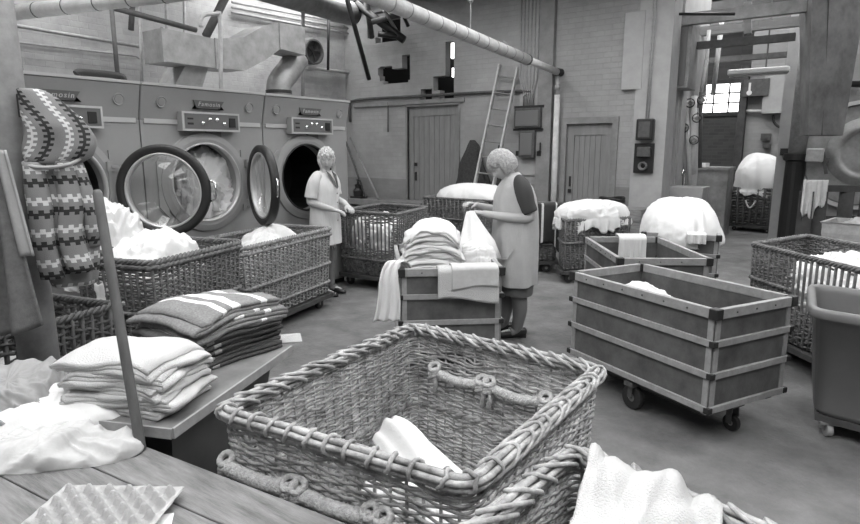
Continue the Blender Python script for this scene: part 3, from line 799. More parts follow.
fo = MB().tube(smooth_path([(-6.0, lerp(fy, ty, .95), 2.74), (-6.0, lerp(fy, ty, .55), 2.58), (-6.0, lerp(fy, ty, .12), 2.43), (-6.0, fy, 2.33), (-6.0, fy, 2.1)], 5), .15, 24).build('round_flue', 'steel', du, smooth=True)
MB().lathe([(.152, -.02), (.16, -.02), (.16, .02), (.152, .02)], (-6.0, fy, 2.29), V((0, 0, 1)), 24, closed=True).build('clamp_band', 'black', fo)
q1, q2 = atX(178, 66, -6.0).y, atX(200, 66, -6.0).y; s1_, s2_ = atX(160, 92, -6.0).y, atX(190, 92, -6.0).y; zb_ = pf[0][1]+.02
MB().hexa([V((-5.85, s1_, 2.12)), V((-5.85, s2_, 2.12)), V((-6.2, s2_, 2.12)), V((-6.2, s1_, 2.12))], [V((-5.85, q1, zb_)), V((-5.85, q2, zb_)), V((-6.2, q2, zb_)), V((-6.2, q1, zb_))]).build('slanting_chute', 'steel', du)
def pipe(pts, r, m, lab, name='pipe', cat='pipe', n=10, sm=0, group=None, flanges=()):
    P = smooth_path(pts, sm) if sm else pts
    o = MB().tube(P, r, n)
    return tag(o.build(name, m, smooth=True), lab, cat, group)
def rod(px0, px1, fa, fb, r, m, lab, name='pipe', **k):
    return pipe([fa(*px0), fb(*px1)], r, m, lab, name, **k)
X = lambda x: (lambda px, py: atX(px, py, x))
Y_ = lambda y: (lambda px, py: atY(px, py, y))
# lagged pipes
a = at(12, 13, 2.77); b = at(120, 0, 2.77); d = (b-a)
PA = thing('lagged_pipe', 'white lagged pipe crossing the top left corner, banded', 'pipe', a, None)
MB().tube([a, a+d*.35, b+d*1.0], [.03, .062, .062], 16).build('lagging', 'lag', PA, smooth=True) if False else MB().tube([a, b+d*1.2], .062, 16).build('lagging', 'lag', PA, smooth=True)
MB().tube([a-d*.2, a], .033, 12).build('pipe_end', 'black', PA, smooth=True)
for k in range(5): p = a+d*(.25+.28*k); MB().tube([p-d*.004, p+d*.004], .065, 16).build('wire_band', 'steeldark', PA)
a = at(375, -3, 2.77); b = V((-4.02, BY-.1, 2.76)); d = b-a
PB = thing('lagged_pipe', 'long white lagged pipe running overhead to the back wall', 'pipe', b)
a0 = a-d.normalized()*1.2
MB().tube([a0, lerp(a, b, .72)], .068, 18).build('lagging', 'lag', PB, smooth=True)
MB().tube([lerp(a, b, .72), b], .05, 18).build('thin_lagging', 'lag', PB, smooth=True)
MB().tube([lerp(a, b, .718), lerp(a, b, .726)], .074, 18).build('collar', 'steeldark', PB)
MB().tube([b, b+V((.02, .12, 0))], .06, 12).build('wall_socket', 'black', PB)
for k in range(12): p = lerp(a, b, .04+.056*k); MB().tube([p, p+d*.0025], .0705, 18).build('wire_band', 'steel', PB)
hk = MB(); p = lerp(a, b, .36); hk.tube([p, V((p.x, p.y, 4.25))], .006, 6); hk.lathe([(0, -.03), (.03, 0), (0, .03)], p+V((0, 0, .35)), V((0, 0, 1)), 10); p = lerp(a, b, .55); hk.tube([p+V((-.05, 0, .07)), p+V((0, 0, .1)), p+V((.05, 0, .06))], .01, 6); hk.build('hanger', 'steel', PB)
PC = thing('down_pipe', 'white lagged drop pipe beside the right-hand door', 'pipe', (-4.0, BY-.1, 0))
MB().tube([(-4.0, BY-.1, 0), (-4.0, BY-.1, 2.42)], .045, 14).build('lagging', 'lag', PC, smooth=True)
MB().tube([(-4.0, BY-.1, 2.42), (-4.0, BY-.1, 2.7)], .022, 12).tube([(-4.0, BY-.1, 2.5), (-4.0, BY-.1, 2.56)], .04, 12).build('valve', 'pipe', PC, smooth=True)
# left wall pipes and conduits
rod((6, 24), (143, 47), X(LX+.12), X(LX+.12), .024, 'pipe', 'upper grey pipe along the brick wall behind the dryers', group='pipes on the left brick wall')
pipe([atX(6, 41, LX+.1), atX(136, 56, LX+.1), atX(141, 60, LX+.1), atX(142, 90, LX+.1)], .014, 'pipe', 'lower thin pipe on the left brick wall, bending down at its right end', group='pipes on the left brick wall')
rod((3, -10), (19, 76), X(-6.7), X(-6.7), .045, 'black', 'black stanchion behind the leftmost dryer', 'stanchion', cat='post')
rod((92, 2), (196, 30), X(-6.3), X(-6.3), .03, 'steeldark', 'dark overhead pipe left of the duct')
pipe([(-5.6, 2.93, 2.15), (-5.6, 2.93, 2.84)], .02, 'steeldark', 'upright dark pipe rising behind the left dryer')
pipe([(-5.45, 2.5, 2.215), (-5.45, 2.56, 2.235), (-5.45, 2.86, 2.235), (-5.45, 2.9, 2.2), (-5.45, 2.9, 2.12)], .03, 'rubber', 'short black bent hose lying on top of the left dryer', 'hose', sm=4, cat='hose')
pipe([atX(201, 27, -5.5), atX(201, 20, -5.5), atX(204, 15, -5.5), atX(216, 14, -5.5), atX(220, 19, -5.5), atX(221, 92, -5.5)], .022, 'pipe', 'grey hooked pipe standing in front of the duct', sm=3)
for k, (y0, y1, lb) in enumerate(((2, 24, 'topmost'), (7, 29, 'middle'), (12, 34, 'lowest'))):
    rod((232, y0), (350, y1), X(LX+.1), X(LX+.1), .022, 'pipe', lb+' of three parallel conduits above the duct', 'conduit', group='conduits high on the left wall')
rod((287, 65), (352, 73), X(LX+.08), X(LX+.08), .03, 'lag', 'pale horizontal pipe right of the duct', 'pipe')
rod((303, -4), (303, 98), X(-7.4), X(-7.4), .028, 'pipe', 'grey vertical pipe right of the round flue')
rod((329, -4), (328, 70), X(-8.3), X(-8.3), .025, 'black', 'thin black vertical pipe near the corner')
for px in (140, 166, 184): rod((px, -5), (px+2, 95), X(-8.3), X(-8.3), .022, 'pipe', 'grey upright pipe behind the duct', 'pipe', group='uprights behind the duct')
rod((344, -12), (369, 79), X(-6.2), X(-6.6), .035, 'black', 'dark slanting bar hanging in front of the corner', 'bar', cat='bar')
rod((228, -8), (206, 36), X(-6.6), X(-6.6), .05, 'steeldark', 'dark slanting strut left of the duct bend', 'strut', cat='bar')
rod((133, -4), (131, 30), X(-6.6), X(-6.6), .03, 'steeldark', 'short dark strut above the duct end', 'strut', cat='bar')
rod((255, -16), (352, 14), X(-7.2), X(-7.8), .2, 'steel', 'big dull lagged main high above the duct', 'main_pipe', n=20)
c = atX(313, 52, LX+.25)
fn = thing('extractor_fan', 'round dark extractor fan on the brick wall right of the duct', 'fan', c)
MB().lathe([(0, -.12), (.2, -.12), (.22, 0), (.22, .05), (.19, .05), (.18, -.02), (0, -.02)], c, V((1, 0, 0)), 24).build('housing', 'steeldark', fn)
bl = MB()
for k in range(5): a = 2*PI*k/5; bl.bar(c+V((.0, 0, 0)), c+V((.01, .16*cos(a), .16*sin(a))), .05, .006, up=V((1, .4, 0)))
bl.build('blade', 'black', fn)
# clutter in the corner
for i, (px0, py0, px1, py1, r, m) in enumerate(((356, 4, 404, 40, .07, 'black'), (372, 22, 408, 12, .05, 'steeldark'), (378, 34, 402, 37, .05, 'black'), (366, 0, 372, 38, .05, 'steeldark'), (384, 10, 396, 30, .03, 'steel'), (400, 8, 408, 26, .03, 'black'))):
    rod((px0, py0), (px1, py1), Y_(8.4), Y_(8.7), r, m, 'old dark pipe in the cluttered upper corner', 'old_pipe', group='clutter of old pipes in the upper corner')
# back wall
pipe([atY(350, 122, BY-.05), atY(350, 106, BY-.05), atY(357, 100, BY-.05), atY(410, 96.5, BY-.05), atY(520, 91, BY-.05), atY(524, 97, BY-.05), atY(524, 106, BY-.05)], .024, 'steeldark', 'dark conduit running over the tall door to the fuse box', 'conduit', sm=3)
struct('trim_6', MB().b2((-8.3, BY-.05, 2.40), (-5.75, BY, 2.47)), 'board', label='ledge over the tall door')
for k in range(6):
    x = -4.66+.052*k; xt = x+(.0 if k < 3 else .02)
    pipe([(x-.02*(2.5-k)*.5, BY-.05, 4.25), (x-.02*(2.5-k)*.5, BY-.05, 2.72), (-4.60+.034*k, BY-.06, 2.5), (-4.60+.034*k, BY-.06, 2.26)], .012, 'pipe', 'slim conduit in the bunch running down to the fuse box', 'conduit', group='bunch of conduits above the fuse box')
fb = thing('fuse_box', 'large grey iron fuse box under the bunch of conduits', 'fuse box', (-4.47, BY-.03, 1.95))
MB().b2((-4.71, BY-.16, 1.93), (-4.25, BY-.03, 2.24)).build('casing', 'steeldark', fb, bevel=.015)
MB().b2((-4.68, BY-.175, 1.96), (-4.28, BY-.16, 2.2)).build('cover', 'panel', fb, bevel=.01)
MB().b2((-4.74, BY-.1, 2.24), (-4.22, BY-.04, 2.28)).b2((-4.74, BY-.12, 1.89), (-4.22, BY-.04, 1.925)).build('flange', 'black', fb)
sb = thing('switch_box', 'dark upright switch box just below the fuse box', 'switch box', (-4.48, BY-.03, 1.45))
MB().b2((-4.62, BY-.16, 1.46), (-4.34, BY-.03, 1.89)).build('casing', 'steeldark', sb, bevel=.02)
MB().b2((-4.585, BY-.178, 1.5), (-4.375, BY-.16, 1.85)).build('cover', 'panel', sb, bevel=.01)
MB().tube([(-4.3, BY-.12, 1.55), (-4.25, BY-.12, 1.58), (-4.25, BY-.12, 1.7)], .012, 8).box((-4.66, BY-.08, 1.53), (.06, .05, .08)).box((-4.28, BY-.08, 1.53), (.07, .05, .08)).build('lever', 'black', sb)
s2 = thing('meter_box', 'small black meter box with conduits above, left of the opening', 'switch box', (-2.6, BY-.08, 1.6))
pz = BY-.08
MB().b2((-2.74, pz-.12, 1.72), (-2.5, pz, 2.02)).build('casing', 'black', s2, bevel=.02)
MB().b2((-2.70, pz-.13, 1.76), (-2.54, pz-.12, 1.98)).build('cover', 'steeldark', s2, bevel=.01)
s3 = thing('socket_panel', 'black backboard with a switch and a round socket, below the meter box', 'switch box', (-2.6, BY-.08, 1.2))
MB().b2((-2.77, pz-.02, 1.26), (-2.49, pz, 1.68)).build('backboard', 'black', s3)
MB().b2((-2.71, pz-.1, 1.49), (-2.53, pz-.02, 1.63)).build('switch', 'steeldark', s3, bevel=.01)
MB().lathe([(.03, .01), (.05, .06), (.06, .06), (.062, 0)], (-2.63, pz-.02, 1.36), V((0, -1, 0)), 20).build('round_socket', 'steel', s3)
for dx in (-.015, .02): pipe([(-2.62+dx, BY-.09, 2.02), (-2.62+dx, BY-.09, 4.25)], .01, 'pipe', 'thin conduit rising from the black meter box', 'conduit', group='pair of conduits above the meter box')
wp = MB().b2((-3.03, BY-.07, 2.44), (-2.74, BY, 3.5)).build('wall_panel', 'plaster', bevel=.008); tag(wp, 'pale upright panel fixed on the wall above the right-hand door', 'panel')
# ladder
ld = thing('ladder', 'wooden ladder leaning on the back wall', 'ladder', (-4.9, 8.5, 0))
bl0, bl1 = V((-5.36, 8.35, 0)), V((-5.04, 8.93, 2.95)); br0, br1 = V((-5.0, 8.35, 0)), V((-4.71, 8.93, 2.88))
for a, b in ((bl0, bl1), (br0, br1)): MB().bar(a, b, .03, .07, up=V((0, 1, 0))).build('rail', 'ladderwood', ld)
for k in range(11): t = .06+k*.088; MB().tube([lerp(bl0, bl1, t), lerp(br0, br1, t)], .014, 8).build('rung', 'wood', ld)
# coats on the wall
def coat(x, y, z0, z1, w, lab, nm='hanging_coat', sd=0):
    n = 12; path = [(x+.02*sin(i), y, lerp(z1, z0, i/n)) for i in range(n+1)]
    o = loft(path, [w*(.10+.9*min(1, (i/n)**.7)) for i in range(n+1)], [.05+.05*(i/n) for i in range(n+1)], (V((1, 0, 0)), V((0, 1, 0))), folds=.12, fk=6, seed=sd)
    return tag(o.build(nm, 'darkcloth', smooth=True), lab, 'coat')
coat(-5.5, BY-.14, .75, 1.75, .38, 'dark coat hanging beside the tall door'); coat(-4.98, BY-.12, 1.0, 1.66, .12, 'small dark bag hanging behind the ladder', 'hanging_bag', 2)
# shelf, poles and press in the back left corner
sh = MB().b2((-8.4, 8.5, .56), (-6.35, 8.95, .66)).b2((-8.2, 8.6, 0), (-8.1, 8.8, .56)).b2((-6.7, 8.6, 0), (-6.6, 8.8, .56)); sh = sh.build('low_bench', 'board'); tag(sh, 'low grey bench against the back wall below the corner', 'bench')
vs = thing('iron_clamp', 'small black iron clamp standing on the low bench in the corner', 'clamp', (-8.0, 8.7, .66))
MB().b2((-8.12, 8.6, .66), (-7.85, 8.8, .70)).build('foot', 'black', vs); MB().lathe([(.09, 0), (.1, .1), (.06, .16), (.07, .22), (.02, .24), (.02, .3), (.06, .31), (0, .33)], (-8.0, 8.7, .70), V((0, 0, 1)), 14).build('body', 'black', vs)
rod((350, 138), (379, 200), Y_(8.9), Y_(8.6), .02, 'steel', 'light slanting pole leaning in the back left corner', 'pole', cat='pole', group='poles leaning in the corner')
rod((346, 142), (366, 198), Y_(8.9), Y_(8.7), .02, 'steeldark', 'dark slanting pole leaning in the back left corner', 'pole', cat='pole', group='poles leaning in the corner')
rod((388, 102), (388, 132), Y_(BY-.04), Y_(BY-.04), .012, 'steeldark', 'short rod hanging from the ledge left of the tall door', 'rod', cat='bar')
# crate and lamp under the right door
cr_ = MB().b2((-2.98, 8.3, .1), (-2.45, 8.75, .78))
for k in range(4): cr_.b2((-2.99, 8.285, .13+k*.165), (-2.44, 8.3, .26+k*.165))
tag(cr_.build('wooden_crate', 'wood'), 'wooden crate standing below the black socket panel', 'crate')
lm = thing('coiled_hose', 'coil of black hose lying on the wooden crate', 'hose', (-2.9, 8.5, .78))
for k in range(4): MB().tube([(-2.92+.17*cos(a*PI/10), 8.5+.13*sin(a*PI/10), .80+.035*k+.015*sin(a*.6)) for a in range(20)], .02, 8, closed=True).build('loop', 'rubber', lm, smooth=True)
# ------------------------------------------------------------------ NEXT BAY
sk_ = thing('belfast_sink', 'white stoneware sink just beyond the end of the wall', 'sink', (-2.2, 9.9, 0))
q = [(-2.55, 9.55), (-1.93, 9.55), (-1.93, 10.0), (-2.55, 10.0)]
o = MB(); qi = inset_d(q, .05); Z3 = lambda p, z: V((p[0], p[1], z))
o.rings([[Z3(p, .82) for p in inset_d(q, .02)], [Z3(p, 1.02) for p in q], [Z3(p, 1.04) for p in q], [Z3(p, 1.04) for p in qi], [Z3(p, .86) for p in inset_d(q, .07)]]); o.build('basin', 'plaster', sk_)
MB().b2((-2.5, 9.6, 0), (-2.0, 9.95, .82)).build('pedestal', 'board', sk_)
tp = MB().tube([(-2.3, 9.98, 1.04), (-2.3, 9.98, 1.25), (-2.3, 9.85, 1.28), (-2.3, 9.82, 1.2)], .015, 8); tp.build('tap', 'chrome', sk_, smooth=True)
cb_ = MB().b2((-2.95, 12.1, 0), (-2.05, 12.7, 1.22)).b2((-2.97, 12.08, 1.22), (-2.03, 12.72, 1.27)); tag(cb_.build('storage_cabinet', 'cloudy'), 'mottled grey cabinet standing beyond the sink', 'cabinet')
tag(MB().b2((-2.75, 12.2, 1.27), (-2.45, 12.5, 1.34)).build('folded_sheet', 'linen'), 'white folded sheet lying on the mottled cabinet', 'linen')
gb = thing('wall_locker', 'tall narrow grey metal locker fixed high above the sink', 'locker', (-2.3, 10.2, 2.6)); MB().b2((-2.62, 9.6, 2.48), (-2.27, 10.1, 3.42)).build('casing', 'steel', gb, bevel=.01); MB().b2((-2.59, 9.58, 2.52), (-2.32, 9.6, 3.38)).build('door', 'panel', gb)
rnd = random.Random(3)
struct('wall_stub', MB().b2((-2.66, 9.9, 0), (-2.46, 11.6, 4.6)).b2((-2.48, 10.0, 0), (-2.43, 10.3, 3.0)).b2((-2.48, 10.7, 0), (-2.42, 11.1, 3.4)), 'plaster', label='painted brick return wall behind the pipes')
for k, (px, py, qx, qy, r) in enumerate(((686, 98, 690, 185, .035), (694, 96, 692, 175, .05), (701, 92, 700, 168, .03), (680, 100, 684, 190, .03), (676, 96, 676, 180, .05), (706, 60, 699, 108, .03), (682, 108, 704, 98, .03), (684, 150, 697, 112, .022))):
    rod((px, py), (qx, qy), Y_(10.4+.05*k), Y_(10.4+.05*k), r, rnd.choice(['pipe', 'lag', 'steeldark', 'pipe']), 'upright pipe in the tangle above the sink', 'pipe', group='tangle of pipes above the sink')
for k, (px, py) in enumerate(((702, 100), (690, 103), (697, 118), (684, 128), (694, 140))):
    c = atY(px, py, 10.35); vv = thing('valve_wheel', 'valve in the tangle of pipes above the sink', 'valve', c, 'valves above the sink')
    MB().lathe([(.06, -.01), (.075, 0), (.06, .01)], c, V((.2, -1, .1)), 16, closed=True).build('handwheel', 'black', vv, smooth=True); MB().tube([c, c+V((0, .1, 0))], .03, 10).bar(c+V((-.06, 0, 0)), c+V((.06, 0, 0)), .012, .012).build('stem', 'steel', vv)
rod((713, 95), (722, 20), Y_(11.5), Y_(11.5), .04, 'lag', 'white vertical pipe left of the far window')
rod((704, 97), (709, 30), Y_(10.9), Y_(10.9), .03, 'lag', 'slim white vertical pipe above the pipe tangle')
def beam(p, q, Yv, h, m, lab, w=.12):
    a = atY(*p, Yv); b = atY(*q, Yv); z = (a.z+b.z)/2; a.z = b.z = z
    return tag(MB().bar(a, b, w, h).build('roof_beam', m), lab, 'beam')
beam((655, 20), (812, 9), 9.6, .16, 'steel', 'grey steel roof beam high over the opening')
beam((655, 35), (812, 22), 11, .14, 'pier', 'pale timber roof beam behind the steel one')
beam((655, 47), (795, 40), 10, .10, 'steeldark', 'dark steel beam crossing over the opening', .1)
beam((655, 64), (795, 55), 12.5, .09, 'steeldark', 'thin dark rail farther back under the roof')
beam((655, 12), (812, 0), 12.5, .2, 'wooddark', 'broad dark roof timber at the very top')
beam((655, 30), (812, 18), 13.6, .1, 'steeldark', 'narrow dark roof timber in the far part of the bay')
st = MB().bar(atY(748, 2, 10.6), atY(748, 34, 10.6), .1, .1).build('hanger_post', 'pier'); tag(st, 'short pale post joining the roof beams', 'beam')
rod((672, 14), (735, 14), Y_(9.2), Y_(9.2), .02, 'black', 'black drooping cable at the top of the opening', 'cable', cat='cable')
lf = thing('strip_light', 'long fluorescent lamp casing hanging in the next bay', 'lamp', atY(758, 72, 11.5))
a = atY(728, 73, 11.5); b = atY(790, 68, 11.5); b.z = a.z
MB().bar(a, b, .16, .09).build('casing', 'tube', lf, bevel=.02); MB().tube([lerp(a, b, .03)-V((0, 0, .06)), lerp(a, b, .97)-V((0, 0, .06))], .02, 10).build('tube', 'lag', lf, smooth=True)
MB().tube([lerp(a, b, .62), lerp(a, b, .62)+V((0, 0, 1.2))], .012, 6).tube([lerp(a, b, .2), lerp(a, b, .2)+V((0, 0, 2))], .006, 6).build('hanger', 'steeldark', lf)
c = atY(759, 88, 14.4); gm = thing('gas_meter', 'grey box with a white thermometer mark on the white brick wall', 'box', c)
MB().b2((c.x-.27, 14.25, c.z-.17), (c.x+.2, 14.5, c.z+.17)).build('casing', 'steeldark', gm); MB().lathe([(0, .02), (.05, .02), (.05, 0)], (c.x-.15, 14.25, c.z-.1), V((0, -1, 0)), 16).b2((c.x-.17, 14.23, c.z-.06), (c.x-.13, 14.25, c.z+.1)).build('white_mark', 'linen', gm)
a = atY(779, 92, 14.4); hp = MB().b2((a.x-.27, 14.3, a.z-.42), (a.x+.22, 14.5, a.z+.4)).build('hanging_cabinet', 'plaster'); tag(hp, 'pale upright cabinet on the far white wall beside the column', 'cabinet')
for (px, py, w, h, lb) in ((766, 137, .09, .07, 'small dark switch, upper of the pair on the white brick wall'), (767, 146, .07, .05, 'small round dark socket, lower of the pair on the white brick wall')):
    c = atY(px, py, 14.45); MBx = MB().b2((c.x-w, 14.38, c.z-h), (c.x+w, 14.5, c.z+h)).lathe([(0, .03), (.04, .03), (.04, 0)], (c.x, 14.38, c.z), V((0, -1, 0)), 12); tag(MBx.build('wall_switch', 'steeldark'), lb, 'switch')
rod((744, 111), (792, 111), Y_(14.4), Y_(14.4), .03, 'lag', 'pale horizontal pipe along the white brick wall')
pipe([atY(773, 115, 14.4), atY(774, 122, 14.4), atY(779, 127, 14.4), atY(787, 127, 14.4)], .025, 'black', 'black bent cable on the white brick wall', 'cable', sm=3, cat='cable')
rod((820, 84), (862, 84), Y_(14.3), Y_(14.3), .06, 'black', 'dark pipe on the wall above the washing machine')
# hamper with white sack
hr, P_, n_ = basket('wicker_hamper', 'dark wicker hamper topped by a big tied white sack, far in the next bay', [(-2.16, 13.2), (-1.36, 13.05), (-1.25, 13.75), (-2.05, 13.9)], .14, .84, wm='wickdd', pitch=.05, rad=.022, stk=.12, k=2, taper=.9, bands=(), seed=11, cat='hamper')
MB().tube(smooth_path([(-1.86, 13.08, .62), (-1.8, 13.02, .5), (-1.74, 13.02, .5), (-1.68, 13.06, .62)], 3), .015, 6).build('rope_handle', 'rope', hr, smooth=True)
l = lump((-1.70, 13.47, .80), .47, .40, .74, .3, seed=21, amp=.05, f=2.2, hang=.14, iso=.3, mt='linen', name='laundry_sack', flat=.7, pw=2.2); tag(l, 'big bulging white sack sitting in the far wicker hamper', 'sack')
l = lump((-2.3, 13.3, 0), .12, .2, 1.0, 0, seed=3, amp=.05, mt='linenoff', name='hanging_sheet', n=48, m=24); tag(l, 'white cloth trailing down at the left side of the far hamper', 'cloth')
# column + drainpipe
cl_ = thing('steel_column', 'tall pale painted column standing at the right of the opening', 'column', (-1.22, 12.3, 0))
o = MB().b2((-1.31, 12.16, 0), (-1.27, 12.5, 5.0)).b2((-1.06, 12.16, 0), (-1.02, 12.5, 5.0)).b2((-1.31, 12.3, 0), (-1.02, 12.36, 5)); o.b2((-1.31, 12.10, 0), (-1.06, 12.16, 5.0)); o.build('shaft', 'plaster', cl_)
MB().box((-1.15, 12.05, 1.55), (.2, .12, .12)).build('bracket', 'black', cl_)
dp = thing('drain_pipe', 'thick grey downpipe in a black cast-iron foot beside the column', 'pipe', (-.95, 11.9, 0))
MB().tube([(-.99, 11.85, 1.5), (-.99, 11.85, 5)], .13, 18).build('pipe', 'pipe', dp, smooth=True)
MB().lathe([(.0, 0), (.17, 0), (.16, .05), (.15, 1.4), (.19, 1.42), (.19, 1.52), (.14, 1.53)], (-.99, 11.85, 0), V((0, 0, 1)), 20).build('cast_iron_foot', 'black', dp)
# sheet metal hood
hd = thing('sheet_metal_hood', 'big hanging sheet-metal hood narrowing downwards at the top right', 'hood', (-.5, 9.7, 1.78))
lA, lB = atD(808, 135, 8.0), atD(843, 135, 8.3); bk = V((-.12, .42, 0)); zt_ = 3.5
hA, hB = atD(812, 0, 8.0), atD(866, 0, 8.3); hA = lerp(lA, hA, (zt_-1.78)/(hA.z-lA.z)); hB = lerp(lB, hB, (zt_-1.78)/(hB.z-lB.z))
lo = [lA.to_2d(), lB.to_2d(), (lB+bk).to_2d(), (lA+bk).to_2d()]; hi = [hA.to_2d(), hB.to_2d(), (hB+bk*1.6).to_2d(), (hA+bk*1.6).to_2d()]
o = MB(); o.rings([[Z3(p, 1.78) for p in lo], [Z3(p, 3.5) for p in hi]], caps=False); o.rings([[Z3(p, 3.5) for p in inset(hi, .96)], [Z3(p, 1.785) for p in inset(lo, .94)]], caps=False); o.build('hood_shell', 'foil', hd)
e = MB(); e.bar(Z3(lerp(V(lo[0]), V(lo[1]), .38), 1.78), Z3(lerp(V(hi[0]), V(hi[1]), .30), 3.5), .02, .02); e.build('seam', 'steeldark', hd)
# washing machine
wc = V((-.12, 11.9, 1.5)); wd = V((.0, -1, .0)).normalized()
wm = thing('washing_machine', 'large industrial drum washing machine at the right edge', 'washing machine', (wc.x, 12.6, 0))
MB().lathe([(0, 0), (.78, 0), (.84, -.06), (.84, -.7), (.8, -1.3), (0, -1.3)], wc, wd, 48).build('drum_casing', 'steel', wm, smooth=False)
MB().lathe([(.80, -.02), (.86, -.02), (.86, .05), (.80, .05)], wc, wd, 48, closed=True).build('casing_flange', 'dryer_light', wm, smooth=False)
dq = MB().lathe([(0, .06), (.3, .07), (.34, .05), (.36, .12), (.44, .12), (.47, .04), (.54, .04), (.55, .0)], wc+V((.08, 0, .05)), wd, 40).build('loading_door', 'cloudy', wm, smooth=True)
MB().bar(wc+V((-.56, -.1, -.05)), wc+V((-.4, -.1, -.08)), .05, .07).bar(wc+V((-.5, -.12, .05)), wc+V((-.42, -.12, -.3)), .05, .05).build('door_latch', 'steeldark', wm)
MB().b2((-1.0, 12.0, 0), (1.0, 13.1, .8)).build('base', 'board', wm)
MB().box(wc+V((-.60, -.2, .0)), (.24, .2, .22)).build('control_box', 'pipe', wm, bevel=.02)
# rack, cloth, tub
rk = thing('wooden_rack', 'dark heavy wooden rail frame in front of the washing machine', 'rack', (-.3, 10.0, 0))
ra, rb_ = V((-.70, 9.90, 1.06)), V((.5, 10.7, 1.06)); MB().bar(ra, rb_, .1, .09).build('top_rail', 'wooddark', rk)
MB().bar(ra-V((0, 0, .42)), rb_-V((0, 0, .42)), .06, .07).build('lower_rail', 'wooddark', rk)
for t in (.04, .17, .42, .62, .85): p = lerp(ra, rb_, t); MB().b2((p.x-.09, p.y-.05, 0), (p.x+.09, p.y+.05, 1.02)).build('post', 'wooddark', rk)
def g(u, v):
    p = lerp(ra, rb_, .0+.24*u)+V((0, -.06, .06)); dn = (.36+.1*sin(u*5)+.05*sin(u*17))*v; return p+V((.01*sin(u*30), -.03-.03*sin(u*22)*v, -dn+.06*(1-v)))
tag(drape(g, 26, 14).build('hanging_cloth', 'linenoff', smooth=True), 'pale cloth hung over the left end of the dark wooden rack', 'cloth')
tb = thing('metal_tub', 'ribbed grey metal trough beside the wooden rack at the right edge', 'tub', (.1, 8.3, 0))
q = [(-.36, 8.2), (.6, 8.15), (.75, 8.75), (-.25, 8.8)]
o = MB(); R = []
for k in range(15): z = .0+.76*k/14; R.append([Z3(p, z) for p in inset(q, .88+.12*k/14+(.012 if k % 3 == 0 else 0))])
R += [[Z3(p, .78) for p in inset(q, 1.04)], [Z3(p, .78) for p in inset(q, .96)], [Z3(p, .3) for p in inset(q, .86)]]
o.rings(R); o.build('trough', 'pipe', tb)
MB().tube([(-.1, 8.35, .72), (.2, 8.5, .9), (.4, 8.5, 1.0)], .02, 8).build('rod', 'steel', tb)
l = lump((.15, 8.45, .3), .32, .2, .66, 0, seed=8, amp=.08, mt='linengrey', name='wet_wash', n=48, m=24); tag(l, 'grey wet cloths heaped in the ribbed metal trough', 'laundry')
# ------------------------------------------------------------------ BASKETS
TG = 'wicker laundry trolleys'
basket('wicker_trolley', 'wicker trolley full of white washing in front of the leftmost dryer', [(-3.51, 1.93), (-3.79, 2.81), (-4.40, 2.62), (-4.12, 1.74)], .16, .90, None, wm='wickd', seed=1, taper=.9, bands=(.55, .97), pitch=.017, rad=.0082)
basket('wicker_trolley', 'long wicker trolley on castors with a low white heap, in front of the right-hand dryer', [(-4.02, 2.98), (-4.36, 4.33), (-4.98, 4.16), (-4.66, 2.82)], .16, .80, None, wm='wick', seed=2, taper=.93, bands=(.47, .17, .93), pitch=.017, rad=.0082, stk=.06)
basket('wicker_trolley', 'battered wicker trolley with a big hole torn in its side, beside the standing woman', [(-4.98, 5.06), (-4.17, 5.12), (-4.40, 6.05), (-5.16, 6.02)], .17, .88, None, wm='wickd', seed=3, taper=.93, bands=(.5, .25), pitch=.018, rad=.0086, holes=[(.02, .11, .45, .90), (.125, .215, .42, .84), (.07, .10, .38, .5), (.4, .5, .6, .8)], jit=.01)
basket('wicker_trolley', 'wicker trolley heaped with a smooth white mound, in front of the tall boarded door', [(-5.36, 7.24), (-4.13, 7.26), (-4.12, 8.0), (-5.36, 7.98)], .17, .88, None, wm='wickd', seed=4, bands=(.6,), pitch=.022, rad=.0105, stk=.07, k=2)
basket('wicker_trolley', 'dark wicker trolley directly behind the bending woman, a striped throw over its end', [(-4.24, 6.62), (-3.16, 7.23), (-3.44, 7.73), (-4.52, 7.12)], .17, .86, None, wm='wickd', seed=5, bands=(.3,), pitch=.022, rad=.0105, stk=.065, k=2)
basket('wicker_trolley', 'wicker trolley spread with white sheets, below the right-hand door', [(-2.84, 6.65), (-2.30, 7.43), (-2.56, 7.78), (-3.08, 7.05)], .17, .76, None, wm='wickd', seed=6, bands=(.55,), pitch=.022, rad=.0105, stk=.065, k=2)
rb, _, _ = basket('wicker_trolley', 'wicker trolley with a broken side of bare stakes, behind the big cart at the right', [(-.70, 5.46), (.06, 4.62), (.42, 5.45), (-.38, 6.28)], .17, .83, None, wm='wickd', seed=7, bands=(.6,), pitch=.018, rad=.0086, holes=[(.125, .275, .42, .955)], jit=.008)
basket('wicker_trolley', 'old dark tangled wicker trolley standing behind the post under the hanging jacket', [(-3.1, .72), (-3.3, 1.6), (-3.98, 1.44), (-3.78, .56)], .12, .74, None, wm='wickdd', seed=8, bands=(.5,), jit=.02, pitch=.026)
FG = [(-1.46, .97), (-.65, 1.06), (-.67, 1.94), (-1.51, 1.97)]
fg, Pf, nf = basket('wicker_trolley', 'big pale wicker basket in the foreground, nearly empty but for a white towel', FG, .24, .85, None, wm='wickfg', seed=12, pitch=.0112, rad=.0054, stk=.048, k=6, taper=.93, bands=(.47,), jit=.006, rimstyle='rods', rimr=.014, cr=.06)
